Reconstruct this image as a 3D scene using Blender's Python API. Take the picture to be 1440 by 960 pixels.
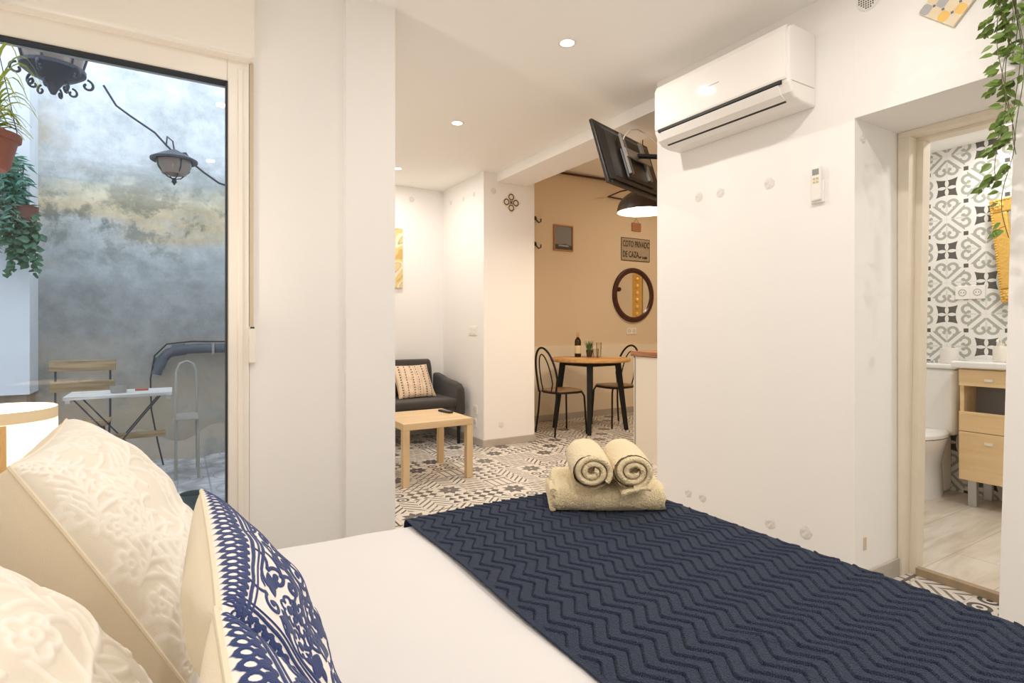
import bpy, bmesh, math, random
import numpy as np
from mathutils import Vector, Matrix
PI = math.pi
rnd = random.Random(7)
sc = bpy.context.scene
for o in list(bpy.data.objects): bpy.data.objects.remove(o)
COL = sc.collection

# ------------------------------------------------------------------ camera
YAW = math.atan(470/780)
cam = bpy.data.objects.new('camera', bpy.data.cameras.new('camera')); COL.objects.link(cam)
cam.location = (0, 0, 1.15); cam.rotation_euler = (PI/2, 0, -YAW)
cam.data.sensor_width = 36; cam.data.lens = 36*780/1440
cam.data.shift_y = -21/1440; cam.data.clip_start = .02
sc.camera = cam
# ------------------------------------------------------------------ view, world, lights
sc.view_settings.view_transform = 'Standard'; sc.view_settings.look = 'None'
sc.view_settings.gamma = 1; sc.view_settings.use_curve_mapping = False
sc.view_settings.exposure = -0.50
sc.cycles.max_bounces = 12; sc.cycles.diffuse_bounces = 8; sc.cycles.glossy_bounces = 4
sc.cycles.transparent_max_bounces = 12; sc.cycles.sample_clamp_indirect = 6
sc.cycles.use_denoising = True
sc.cycles.caustics_reflective = False; sc.cycles.caustics_refractive = False
W = bpy.data.worlds.new('world'); sc.world = W; W.use_nodes = True
W.node_tree.nodes['Background'].inputs[0].default_value = (.78, .87, 1.0, 1)
W.node_tree.nodes['Background'].inputs[1].default_value = 4.2

def lamp(name, loc, power, size, color, spread=PI, parent=None, shape='DISK', rot=(0, 0, 0), size_y=None):
    l = bpy.data.lights.new(name, 'AREA'); l.energy = power; l.size = size; l.color = color
    l.shape = shape; l.spread = spread
    if size_y: l.size_y = size_y
    o = bpy.data.objects.new(name, l); COL.objects.link(o); o.location = loc; o.rotation_euler = rot
    if parent: o.parent = parent
    return o
WARM = (1.0, .80, .60)
NEUT = (1.0, .935, .865)
# downlights of the ceiling: (x, y, watts, colour); the lamps themselves are built with their housings below
DOWN = [(1.74, 2.33, 11.5, NEUT), (1.74, 3.66, 18, NEUT), (1.76, 5.0, 14, NEUT), (1.74, .95, 11.5, NEUT),
        (.25, .95, 12, NEUT), (.25, -.5, 16, NEUT), (1.74, -.5, 18, NEUT)]  # this row: unseen bedroom spots, added as soft fill

# ------------------------------------------------------------------ helpers
def obj_from(name, verts, faces, mat, parent=None, smooth=False, loc=(0, 0, 0), bevel=0, seg=2):
    me = bpy.data.meshes.new(name); me.from_pydata([tuple(v) for v in verts], [], faces); me.update()
    o = bpy.data.objects.new(name, me); COL.objects.link(o); o.location = loc
    if mat is not None:
        for m in (mat if isinstance(mat, (list, tuple)) else [mat]): me.materials.append(m)
    if smooth: me.polygons.foreach_set('use_smooth', [True]*len(me.polygons))
    if parent is not None: o.parent = parent
    if bevel:
        b = o.modifiers.new('bevel', 'BEVEL'); b.width = bevel; b.segments = seg; b.limit_method = 'ANGLE'; b.harden_normals = False
    return o

class MB:
    def __init__(s): s.v = []; s.f = []
    def add(s, v, f):
        n = len(s.v); s.v += [tuple(p) for p in v]; s.f += [tuple(i+n for i in q) for q in f]; return s
    def box(s, x0, x1, y0, y1, z0, z1, M=None):
        v = [(x, y, z) for z in (z0, z1) for y in (y0, y1) for x in (x0, x1)]
        if M is not None: v = [M @ Vector(p) for p in v]
        return s.add(v, [(0, 2, 3, 1), (4, 5, 7, 6), (0, 1, 5, 4), (2, 6, 7, 3), (0, 4, 6, 2), (1, 3, 7, 5)])
    def hexa(s, p):  # 8 points ordered like box
        return s.add(p, [(0, 2, 3, 1), (4, 5, 7, 6), (0, 1, 5, 4), (2, 6, 7, 3), (0, 4, 6, 2), (1, 3, 7, 5)])
    def tube(s, pts, r, n=8, closed=False, caps=True):
        pts = [Vector(p) for p in pts]; m = len(pts); rs = r if isinstance(r, (list, tuple)) else [r]*m
        up = None; rings = []
        for i, p in enumerate(pts):
            if closed: t = pts[(i+1) % m]-pts[i-1]
            else: t = pts[min(i+1, m-1)]-pts[max(i-1, 0)]
            t.normalize()
            if up is None: up = Vector((0, 0, 1)) if abs(t.z) < .9 else Vector((1, 0, 0))
            a = up-t*up.dot(t)
            if a.length < 1e-5: a = t.orthogonal()
            a.normalize(); b = t.cross(a); up = a
            rings.append([p+(a*math.cos(2*PI*k/n)+b*math.sin(2*PI*k/n))*rs[i] for k in range(n)])
        v = [q for g in rings for q in g]; f = []
        for i in range(m if closed else m-1):
            j = (i+1) % m
            for k in range(n):
                k2 = (k+1) % n; f.append((i*n+k, i*n+k2, j*n+k2, j*n+k))
        if caps and not closed:
            f.append(tuple(reversed(range(n)))); f.append(tuple((m-1)*n+k for k in range(n)))
        return s.add(v, f)
    def lathe(s, prof, c=(0, 0, 0), n=32, M=None):
        v = []; f = []
        for (r, z) in prof:
            for k in range(n):
                a = 2*PI*k/n; p = Vector((r*math.cos(a), r*math.sin(a), z))
                if M is not None: p = M @ p
                v.append(Vector(c)+p)
        for i in range(len(prof)-1):
            for k in range(n):
                k2 = (k+1) % n; f.append((i*n+k, i*n+k2, (i+1)*n+k2, (i+1)*n+k))
        return s.add(v, f)
    def prism(s, poly, axis, a, b):  # poly of 2D points in the two other axes
        def P(u, w, t): return (t, u, w) if axis == 'X' else (u, t, w) if axis == 'Y' else (u, w, t)
        n = len(poly); v = [P(u, w, a) for u, w in poly]+[P(u, w, b) for u, w in poly]
        f = [tuple(range(n)), tuple(reversed(range(n, 2*n)))]+[(i, i+n, (i+1) % n+n, (i+1) % n) for i in range(n)]
        return s.add(v, f)
    def build(s, name, mat, parent=None, smooth=False, **k): 
        o = obj_from(name, s.v, s.f, mat, parent, smooth, **k)
        bm = bmesh.new(); bm.from_mesh(o.data); bmesh.ops.recalc_face_normals(bm, faces=bm.faces); bm.to_mesh(o.data); bm.free()
        if smooth:
            o.data.set_sharp_from_angle(angle=math.radians(smooth if smooth > 1 else 40))
        return o

def thing(name, label, cat, loc=(0, 0, 0), rz=0, group=None):
    o = bpy.data.objects.new(name, None); COL.objects.link(o); o.empty_display_size = .05
    o.location = loc; o.rotation_euler = (0, 0, rz); o['label'] = label; o['category'] = cat
    if group: o['group'] = group
    return o
def tag(o, label, cat, group=None, kind=None):
    o['label'] = label; o['category'] = cat
    if group: o['group'] = group
    if kind: o['kind'] = kind
    return o
def struct(o): o['kind'] = 'structure'; return o
def dup(root, label, loc=None, rz=None):
    r = root.copy(); COL.objects.link(r); r['label'] = label
    if loc: r.location = loc
    if rz is not None: r.rotation_euler = (0, 0, rz)
    for ch in list(root.children):
        c = ch.copy(); COL.objects.link(c); c.parent = r
        for g in ch.children:
            d = g.copy(); COL.objects.link(d); d.parent = c
    return r

# ------------------------------------------------------------------ materials
def newmat(name):
    m = bpy.data.materials.new(name); m.use_nodes = True
    return m, m.node_tree.nodes, m.node_tree.links, m.node_tree.nodes['Principled BSDF']
def mat(name, col, rough=.5, metal=0, bump=0, bscale=200, var=0, vscale=3, spec=.5, sheen=0, trans=0, coat=0, emit=None, estr=0, detail=3):
    m, N, L, B = newmat(name)
    B.inputs['Base Color'].default_value = (*col, 1); B.inputs['Roughness'].default_value = rough
    B.inputs['Metallic'].default_value = metal; B.inputs['Specular IOR Level'].default_value = spec
    B.inputs['Sheen Weight'].default_value = sheen; B.inputs['Transmission Weight'].default_value = trans
    B.inputs['Coat Weight'].default_value = coat
    if emit: B.inputs['Emission Color'].default_value = (*emit, 1); B.inputs['Emission Strength'].default_value = estr
    if bump or var: tc = N.new('ShaderNodeTexCoord')
    if bump:
        n = N.new('ShaderNodeTexNoise'); n.inputs['Scale'].default_value = bscale; n.inputs['Detail'].default_value = detail
        L.new(tc.outputs['Object'], n.inputs['Vector'])
        b = N.new('ShaderNodeBump'); b.inputs['Strength'].default_value = bump; b.inputs['Distance'].default_value = .01
        L.new(n.outputs['Fac'], b.inputs['Height']); L.new(b.outputs[0], B.inputs['Normal'])
    if var:
        n = N.new('ShaderNodeTexNoise'); n.inputs['Scale'].default_value = vscale; n.inputs['Detail'].default_value = 5
        L.new(tc.outputs['Object'], n.inputs['Vector'])
        h = N.new('ShaderNodeMixRGB'); h.inputs[1].default_value = (*[c*(1-var) for c in col], 1)
        h.inputs[2].default_value = (*[min(1, c*(1+var)) for c in col], 1)
        L.new(n.outputs['Fac'], h.inputs[0]); L.new(h.outputs[0], B.inputs['Base Color'])
    return m
def wood(name, c1, c2, axis='X', scale=1.0, rough=.45):
    m, N, L, B = newmat(name); tc = N.new('ShaderNodeTexCoord'); mp = N.new('ShaderNodeMapping')
    L.new(tc.outputs['Object'], mp.inputs[0])
    s = [26*scale]*3; s['XYZ'.index(axis)] = 2.2*scale; mp.inputs['Scale'].default_value = s
    n = N.new('ShaderNodeTexNoise'); n.inputs['Scale'].default_value = 1; n.inputs['Detail'].default_value = 6; n.inputs['Distortion'].default_value = .6
    L.new(mp.outputs[0], n.inputs['Vector'])
    r = N.new('ShaderNodeValToRGB'); r.color_ramp.elements[0].position = .35; r.color_ramp.elements[1].position = .65
    r.color_ramp.elements[0].color = (*c1, 1); r.color_ramp.elements[1].color = (*c2, 1)
    L.new(n.outputs['Fac'], r.inputs[0]); L.new(r.outputs[0], B.inputs['Base Color']); B.inputs['Roughness'].default_value = rough
    return m
def setramp(cr, stops):
    while len(cr.elements) > 1: cr.elements.remove(cr.elements[-1])
    cr.elements[0].position = stops[0][0]; cr.elements[0].color = (*stops[0][1], 1)
    for p, c in stops[1:]:
        e = cr.elements.new(p); e.color = (*c, 1)
# --- tiny expression compiler: writes a pattern as math nodes
class E:
    nt = None
    def __init__(s, v): s.v = v
    @staticmethod
    def m(op, *a):
        if all(not isinstance(x, E) or isinstance(x.v, (int, float)) for x in a) and op in ('ADD', 'SUBTRACT', 'MULTIPLY'):
            p = [x.v if isinstance(x, E) else x for x in a]
            return E(p[0]+p[1] if op == 'ADD' else p[0]-p[1] if op == 'SUBTRACT' else p[0]*p[1])
        n = E.nt.nodes.new('ShaderNodeMath'); n.operation = op
        for i, x in enumerate(a):
            x = x.v if isinstance(x, E) else x
            if isinstance(x, (int, float)): n.inputs[i].default_value = x
            else: E.nt.links.new(x, n.inputs[i])
        return E(n.outputs[0])
    def __add__(s, o): return E.m('ADD', s, o)
    __radd__ = __add__
    def __sub__(s, o): return E.m('SUBTRACT', s, o)
    def __rsub__(s, o): return E.m('SUBTRACT', o, s)
    def __mul__(s, o): return E.m('MULTIPLY', s, o)
    __rmul__ = __mul__
    def __truediv__(s, o): return E.m('DIVIDE', s, o)
    def __lt__(s, o): return E.m('LESS_THAN', s, o)
    def __gt__(s, o): return E.m('GREATER_THAN', s, o)
def eabs(a): return E.m('ABSOLUTE', a)
def emin(a, b): return E.m('MINIMUM', a, b)
def emax(a, b): return E.m('MAXIMUM', a, b)
def efloor(a): return E.m('FLOOR', a)
def efrac(a): return E.m('FRACT', a)
def emod(a, b): return E.m('FLOORED_MODULO', a, b)
def esqrt(a): return E.m('SQRT', a)
def elen(a, b): return esqrt(a*a+b*b)
def band(a, c, w): return E.m('COMPARE', a, c, w)      # 1 where |a-c| <= w
def coords(N, L):
    tc = N.new('ShaderNodeTexCoord'); sp = N.new('ShaderNodeSeparateXYZ'); L.new(tc.outputs['Object'], sp.inputs[0])
    return E(sp.outputs[0]), E(sp.outputs[1]), E(sp.outputs[2]), tc

def patchwork(name):
    m, N, L, B = newmat(name); E.nt = m.node_tree
    X, Y, Z, tc = coords(N, L); T = .205
    gx = (X-1.3295)/T; gy = (Y-3.2645)/T
    i = efloor(gx); j = efloor(gy); x = (gx-i)*2-1; y = (gy-j)*2-1
    cx = N.new('ShaderNodeCombineXYZ'); L.new(i.v, cx.inputs[0]); L.new(j.v, cx.inputs[1])
    wn = N.new('ShaderNodeTexWhiteNoise'); wn.noise_dimensions = '2D'; L.new(cx.outputs[0], wn.inputs['Vector'])
    R = E(wn.outputs['Value']); R2 = efrac(R*17.3)
    flip = (R2 > .5)*2-1; x = x*flip
    ax = eabs(x); ay = eabs(y)
    # star of eight half-dark petals
    r = elen(x, y); a = E.m('ARCTAN2', y, x); fa = emod(a+PI/8, PI/4)-PI/8
    px = r*E.m('COSINE', fa); py = eabs(r*E.m('SINE', fa))
    star = emin(py < emin(px*.40, (.92-px)*.55), px > .10)
    star = emax(star, (ax+ay) > 1.72)
    # diagonal bars turning at the middle
    s = x+y*((x > 0)*2-1)
    bars = efrac(s*1.8) < .34
    # lattice
    lat = emax(efrac((x+y)*1.6) < .24, efrac(y*2.0+x*.1) < .22)
    # checker of diamonds
    chk = band(emod(efloor((x+y)*1.5)+efloor((x-y)*1.5), 2), 1, .2)
    # four rings with dots
    qx = eabs(ax-.5); qy = eabs(ay-.5); qr = elen(qx, qy)
    ring = emax(band(qr, .33, .085), qr < .12); ring = emax(ring, r < .1)
    # triangles and strips
    tri = emin(efrac(y*1.5+.25) < eabs(efrac(x*1.5)-.5)*1.9, efrac(y*1.5+.25) > .1)
    st = emax(band(efrac(x*2), .5, .12), band(ay, .8, .08))
    k = emod(i-j, 3)
    k0 = band(k, 0, .3); k1 = band(k, 1, .3); k2 = band(k, 2, .3)
    c0 = emax(emin(star, R < .72), emin(bars, R > .72))
    c1 = emax(emax(emin(ring, R < .34), emin(emin(lat, R > .34), R < .67)), emin(tri, R > .67))
    c2 = emax(emax(emin(chk, R < .3), emin(emin(bars, R > .3), R < .62)), emax(emin(lat, R > .8), emin(emin(st, R > .62), R < .8)))
    D = emax(emax(emin(c0, k0), emin(c1, k1)), emin(c2, k2))
    edge = emax(ax, ay) < .95
    D = emin(D, edge)
    grout = emax(ax, ay) > .985
    dk = N.new('ShaderNodeMixRGB'); dk.inputs[1].default_value = (.075, .072, .075, 1); dk.inputs[2].default_value = (.20, .18, .165, 1); L.new(R2.v, dk.inputs[0])
    mx = N.new('ShaderNodeMixRGB'); mx.inputs[1].default_value = (.70, .66, .60, 1); L.new(D.v, mx.inputs[0]); L.new(dk.outputs[0], mx.inputs[2])
    m2 = N.new('ShaderNodeMixRGB'); L.new(grout.v, m2.inputs[0]); L.new(mx.outputs[0], m2.inputs[1]); m2.inputs[2].default_value = (.42, .39, .35, 1)
    L.new(m2.outputs[0], B.inputs['Base Color']); B.inputs['Roughness'].default_value = .42
    return m

def bathtile(name, oy=1.51, oz=1.887, P=.436):
    m, N, L, B = newmat(name); E.nt = m.node_tree
    X, Y, Z, tc = coords(N, L)
    U = (Y-oy)/P; V = (Z-oz)/P
    def cell(a, b):
        return emod(a+.5, 1)-.5, emod(b+.5, 1)-.5
    def flower(du, dv):
        x, y = cell(U-du, V-dv); ax = eabs(x); ay = eabs(y)
        sq = emin(ax < (.118+ay*ay*1.3), ay < (.118+ax*ax*1.3)); sq = emin(sq, emax(ax, ay) < .145)
        pet = emax(ay < (.026-(ax-.068)*(ax-.068)*5.5), ax < (.026-(ay-.068)*(ay-.068)*5.5))
        pet = emin(pet, emax(ax, ay) < .15)
        return emin(sq, 1-pet)
    def heart(du, dv):
        x, y = cell(U-du, V-dv); ax = eabs(x); ay = eabs(y)
        hx = emin(ax, ay); hy = emax(ax, ay)
        d = eabs((hy-hx)*.7071-.045); vline = emin(d < .018, emin(hy < .235, hy > .06))
        cxx, cyy, RR = .078, .235, .062
        q = elen(hx-cxx, hy-cyy)
        gap = emin(hx < cxx, hy < cyy)
        arc = emin(eabs(q-RR) < .020, 1-gap)
        blob = elen(hx-.034, hy-.215) < .028
        h = emax(emax(vline, arc), blob)
        inner = emax(elen(hx, hy-.20) < .022, emin(hx < .012, emin(hy > .12, hy < .22)))
        return h, inner
    dark = emax(flower(0, 0), flower(.5, .5))
    x, y = cell(U*2-.5, V*2-.5)
    dark = emax(dark, emax(eabs(x), eabs(y)) < .062)
    h1, n1 = heart(.5, 0); h2, n2 = heart(0, .5); G = emax(h1, h2); GI = emax(n1, n2)
    gx, gy = cell(U*2, V*2); grout = emin(eabs(gx), eabs(gy)) < .006
    a = N.new('ShaderNodeMixRGB'); a.inputs[1].default_value = (.80, .79, .76, 1); a.inputs[2].default_value = (.40, .41, .36, 1); L.new(G.v, a.inputs[0])
    i2 = N.new('ShaderNodeMixRGB'); i2.inputs[2].default_value = (.66, .66, .62, 1); L.new(GI.v, i2.inputs[0]); L.new(a.outputs[0], i2.inputs[1])
    b = N.new('ShaderNodeMixRGB'); b.inputs[2].default_value = (.105, .098, .085, 1); L.new(dark.v, b.inputs[0]); L.new(i2.outputs[0], b.inputs[1])
    c = N.new('ShaderNodeMixRGB'); c.inputs[2].default_value = (.68, .67, .64, 1); L.new(grout.v, c.inputs[0]); L.new(b.outputs[0], c.inputs[1])
    L.new(c.outputs[0], B.inputs['Base Color']); B.inputs['Roughness'].default_value = .38
    return m

def courtwall(name):
    m, N, L, B = newmat(name); E.nt = m.node_tree
    X, Y, Z, tc = coords(N, L)
    def noise(sc_, det=6, dist=0, vec=None):
        n = N.new('ShaderNodeTexNoise'); n.inputs['Scale'].default_value = sc_; n.inputs['Detail'].default_value = det
        n.inputs['Distortion'].default_value = dist; n.inputs['Roughness'].default_value = .65
        L.new(vec if vec else tc.outputs['Object'], n.inputs['Vector']); return E(n.outputs['Fac'])
    mp = N.new('ShaderNodeMapping'); mp.inputs['Scale'].default_value = (.5, 1, 2.4); L.new(tc.outputs['Object'], mp.inputs[0])
    n1 = noise(1.5, 9, .15, mp.outputs[0]); n2 = noise(5.5, 12, .05); n3 = noise(14, 6); nz = noise(.9, 4)
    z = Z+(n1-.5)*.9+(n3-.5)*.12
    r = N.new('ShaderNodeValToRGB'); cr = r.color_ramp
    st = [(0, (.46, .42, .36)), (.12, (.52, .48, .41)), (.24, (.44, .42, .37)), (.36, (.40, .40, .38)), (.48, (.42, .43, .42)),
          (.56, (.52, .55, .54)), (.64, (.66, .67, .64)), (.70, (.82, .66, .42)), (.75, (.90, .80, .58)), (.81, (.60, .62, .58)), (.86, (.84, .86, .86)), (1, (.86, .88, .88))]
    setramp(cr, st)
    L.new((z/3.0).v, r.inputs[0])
    k = N.new('ShaderNodeMixRGB'); k.blend_type = 'MULTIPLY'; k.inputs[0].default_value = .6
    r2 = N.new('ShaderNodeValToRGB'); r2.color_ramp.elements[0].position = .30; r2.color_ramp.elements[1].position = .62
    r2.color_ramp.elements[0].color = (.42, .44, .40, 1); r2.color_ramp.elements[1].color = (1.0, 1.0, 1.0, 1)
    L.new(n2.v, r2.inputs[0]); L.new(r.outputs[0], k.inputs[1]); L.new(r2.outputs[0], k.inputs[2])
    k2 = N.new('ShaderNodeMixRGB'); k2.inputs[2].default_value = (.62, .47, .28, 1)
    f = emin(emax((nz-.55)*5, 0), .55); L.new(f.v, k2.inputs[0]); L.new(k.outputs[0], k2.inputs[1])
    # dark mossy blotches in the middle of the wall, brown damp lower down
    n4 = noise(7, 12, .3); n5 = noise(2.2, 8, .4)
    mz = emax(1-eabs(Z-2.05)*1.7, 0)
    ms_ = emin(emax((n4*.6+n5*.6-.60)*9, 0), .75)*mz
    k3 = N.new('ShaderNodeMixRGB'); k3.inputs[2].default_value = (.13, .15, .12, 1); L.new(ms_.v, k3.inputs[0]); L.new(k2.outputs[0], k3.inputs[1])
    lz = emin(emax((1.15-Z)*2.2, 0), 1)*emin(emax((n5-.42)*5, 0), .7)
    k4 = N.new('ShaderNodeMixRGB'); k4.inputs[2].default_value = (.50, .40, .28, 1); L.new(lz.v, k4.inputs[0]); L.new(k3.outputs[0], k4.inputs[1])
    L.new(k4.outputs[0], B.inputs['Base Color']); B.inputs['Roughness'].default_value = .85
    bp = N.new('ShaderNodeBump'); bp.inputs['Strength'].default_value = .5; bp.inputs['Distance'].default_value = .03
    L.new(n2.v, bp.inputs['Height']); L.new(bp.outputs[0], B.inputs['Normal'])
    return m

def bathfloor(name):
    m, N, L, B = newmat(name); E.nt = m.node_tree
    X, Y, Z, tc = coords(N, L)
    # boards along the doorway direction, 20 cm wide and 90 cm long, staggered
    c = (Y-.96)/.26; row = efloor(c); lx = (X+row*.37)/1.1
    seam = emax(band(efrac(c), 0, .012), band(efrac(lx), 0, .003))
    mp = N.new('ShaderNodeMapping'); mp.inputs['Scale'].default_value = (1.5, 9, 1); L.new(tc.outputs['Object'], mp.inputs[0])
    n = N.new('ShaderNodeTexNoise'); n.inputs['Scale'].default_value = 1.3; n.inputs['Detail'].default_value = 6; n.inputs['Distortion'].default_value = .7
    L.new(mp.outputs[0], n.inputs['Vector'])
    r = N.new('ShaderNodeValToRGB'); r.color_ramp.elements[0].position = .3; r.color_ramp.elements[1].position = .65
    r.color_ramp.elements[0].color = (.50, .43, .34, 1); r.color_ramp.elements[1].color = (.76, .71, .64, 1)
    L.new(n.outputs['Fac'], r.inputs[0])
    a = N.new('ShaderNodeMixRGB'); a.inputs[2].default_value = (.42, .33, .23, 1); L.new(seam.v, a.inputs[0]); L.new(r.outputs[0], a.inputs[1])
    L.new(a.outputs[0], B.inputs['Base Color']); B.inputs['Roughness'].default_value = .3
    return m

def courtfloor(name):
    m, N, L, B = newmat(name); E.nt = m.node_tree
    X, Y, Z, tc = coords(N, L)
    x = emod(X/.4+.5, 1)-.5; y = emod(Y/.4+.5, 1)-.5; r = elen(x, y)
    ln = emax(emax(band(r, .20, .012), band(r, .42, .012)), emax(band(x, 0, .008), emax(eabs(x), eabs(y)) > .485))
    n = N.new('ShaderNodeTexNoise'); n.inputs['Scale'].default_value = 6; n.inputs['Detail'].default_value = 7; L.new(tc.outputs['Object'], n.inputs['Vector'])
    rr = N.new('ShaderNodeValToRGB'); rr.color_ramp.elements[0].position = .35; rr.color_ramp.elements[1].position = .6
    rr.color_ramp.elements[0].color = (.34, .33, .33, 1); rr.color_ramp.elements[1].color = (.66, .64, .62, 1); L.new(n.outputs['Fac'], rr.inputs[0])
    a = N.new('ShaderNodeMixRGB'); a.inputs[2].default_value = (.28, .27, .27, 1); L.new((ln*.6).v, a.inputs[0]); L.new(rr.outputs[0], a.inputs[1])
    L.new(a.outputs[0], B.inputs['Base Color']); B.inputs['Roughness'].default_value = .6
    return m

def attrmat(name, c0, c1, attr='emb', rough=.8, bump=.25, bscale=900, sheen=.2, lo=.35, hi=.65):
    m, N, L, B = newmat(name)
    a = N.new('ShaderNodeAttribute'); a.attribute_name = attr
    mr = N.new('ShaderNodeMapRange'); mr.inputs['From Min'].default_value = lo; mr.inputs['From Max'].default_value = hi
    L.new(a.outputs['Fac'], mr.inputs['Value'])
    mx = N.new('ShaderNodeMixRGB'); mx.inputs[1].default_value = (*c0, 1); mx.inputs[2].default_value = (*c1, 1)
    L.new(mr.outputs[0], mx.inputs[0]); L.new(mx.outputs[0], B.inputs['Base Color'])
    tc = N.new('ShaderNodeTexCoord'); n = N.new('ShaderNodeTexNoise'); n.inputs['Scale'].default_value = bscale; n.inputs['Detail'].default_value = 2
    L.new(tc.outputs['Object'], n.inputs['Vector'])
    b = N.new('ShaderNodeBump'); b.inputs['Strength'].default_value = bump; b.inputs['Distance'].default_value = .002
    L.new(n.outputs['Fac'], b.inputs['Height']); L.new(b.outputs[0], B.inputs['Normal'])
    B.inputs['Roughness'].default_value = rough; B.inputs['Sheen Weight'].default_value = sheen
    B.inputs['Specular IOR Level'].default_value = .2
    return m

M = {}
M['wall'] = mat('white_paint', (.875, .86, .842), .75, bump=.05, bscale=18, spec=.25)
M['wall_old'] = mat('white_paint_on_old_plaster', (.875, .86, .842), .75, bump=.30, bscale=5, spec=.25, detail=4)
M['ceil'] = mat('ceiling_paint', (.92, .908, .888), .85, spec=.2)
M['cream'] = mat('cream_wall_paint', (.74, .62, .46), .8, bump=.06, bscale=15, spec=.2)
M['cream_low'] = mat('cream_dado_paint', (.82, .74, .60), .7, bump=.06, bscale=15, spec=.2)
M['floor'] = patchwork('patchwork_tiles')
M['bathtile'] = bathtile('bathroom_wall_tiles')
M['bathfloor'] = bathfloor('bathroom_floor_boards')
M['court'] = courtwall('weathered_plaster')
M['courtfloor'] = courtfloor('courtyard_paving')
M['base'] = mat('grey_beige_skirting', (.46, .42, .37), .45, var=.12, vscale=9)
M['pvc'] = mat('warm_white_pvc', (.86, .81, .74), .3)
M['gasket'] = mat('black_rubber', (.02, .02, .02), .6)
M['strap'] = mat('beige_webbing', (.62, .52, .38), .9, bump=.3, bscale=500)
M['whiteplastic'] = mat('white_plastic', (.84, .82, .78), .3)
M['acplastic'] = mat('air_conditioner_plastic', (.83, .81, .78), .08, spec=.12)
M['dark'] = mat('dark_slot', (.02, .018, .016), .6)
M['grey_plastic'] = mat('grey_plastic', (.30, .30, .29), .4)
M['tvblack'] = mat('black_tv_plastic', (.018, .014, .012), .4, bump=.08, bscale=60)
M['screen'] = mat('screen_glass', (.01, .01, .012), .08)
M['steel'] = mat('grey_steel', (.45, .43, .40), .4, metal=.8)
M['cablewhite'] = mat('white_cable', (.80, .76, .70), .5)
M['black'] = mat('black_metal', (.009, .008, .007), .45, spec=.3)
M['bulb'] = mat('lit_bulb', (1, .95, .9), .5, emit=(1, .93, .82), estr=18)
M['shade_in'] = mat('white_enamel', (.85, .82, .76), .4)
M['bedwhite'] = mat('white_cotton', (.71, .69, .68), .9, bump=.12, bscale=7, sheen=.2, spec=.1)
M['knit'] = mat('navy_knit', (.027, .042, .084), .95, bump=.9, bscale=420, sheen=.12, spec=.1, var=.3, vscale=900)
M['towel'] = mat('cream_terry', (.94, .79, .50), .95, bump=1.0, bscale=190, sheen=.4, spec=.05)
M['oak'] = wood('pale_oak', (.60, .43, .24), (.70, .53, .32), 'X', .8)
M['maple'] = wood('maple_laminate', (.72, .50, .26), (.82, .62, .36), 'Y', .7)
M['tabletop'] = wood('honey_wood', (.52, .27, .09), (.66, .37, .14), 'X', .8)
M['counter'] = wood('brown_butcher_block', (.20, .08, .035), (.42, .21, .10), 'Y', 1.4)
M['oldwood'] = wood('weathered_brown_wood', (.26, .17, .09), (.48, .35, .19), 'X', 1.2, .8)
M['whitewood'] = wood('worn_whitewashed_wood', (.48, .44, .38), (.74, .71, .66), 'X', 1.2, .8)
M['lampwood'] = wood('pine_wood', (.62, .36, .13), (.76, .48, .20), 'Z', 1)
M['sofa'] = mat('charcoal_fabric', (.050, .044, .040), .95, bump=.5, bscale=500, sheen=.2, var=.2, vscale=300)
M['gold'] = mat('gilt', (.80, .50, .13), .35, metal=.55, bump=.5, bscale=60)
M['mirror'] = mat('mirror_glass', (.9, .9, .9), .02, metal=1)
M['mahog'] = mat('dark_mahogany', (.06, .018, .012), .3, var=.3, vscale=20)
M['porcelain'] = mat('white_porcelain', (.86, .86, .85), .12, coat=.5)
M['niche'] = mat('grey_laminate', (.26, .25, .24), .5)
M['alu'] = mat('brushed_aluminium', (.50, .50, .50), .35, metal=.7)
M['terra'] = mat('terracotta_plastic', (.15, .052, .034), .5)
M['pipe'] = mat('grey_pipe', (.10, .115, .14), .35, var=.4, vscale=14)
M['iron'] = mat('wrought_iron', (.05, .055, .07), .45, bump=.2, bscale=60)
M['courtwhite'] = mat('white_lime_wash', (.80, .82, .83), .8, bump=.2, bscale=6, var=.06, vscale=3)
M['brownwall'] = mat('brown_render', (.26, .20, .15), .85, bump=.3, bscale=12, var=.2, vscale=6)
M['bottle'] = mat('dark_bottle_glass', (.025, .008, .005), .08)
M['label'] = mat('cream_paper', (.78, .70, .48), .7)
M['foil'] = mat('gold_foil', (.55, .38, .14), .35, metal=.5)
M['leaf1'] = mat('ivy_leaf', (.125, .205, .035), .45, var=.55, vscale=18, spec=.4)
M['stem'] = mat('brown_green_stem', (.10, .10, .03), .6)
M['leafy'] = mat('yellow_green_leaf', (.36, .44, .07), .5, var=.4, vscale=12)
M['leafd'] = mat('dark_green_leaf', (.045, .13, .06), .5, var=.5, vscale=10)
M['leafb'] = mat('blue_green_leaf', (.12, .27, .19), .6, var=.4, vscale=10)
M['frame_wood'] = mat('light_brown_wood', (.42, .20, .08), .5)
M['print_grey'] = mat('grey_print', (.22, .22, .22), .6)
M['signplate'] = mat('weathered_sign_metal', (.40, .33, .23), .5, var=.25, vscale=25)
M['ink'] = mat('dark_paint', (.03, .025, .02), .6)
M['soap'] = mat('cream_ceramic', (.80, .76, .68), .3)
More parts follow.
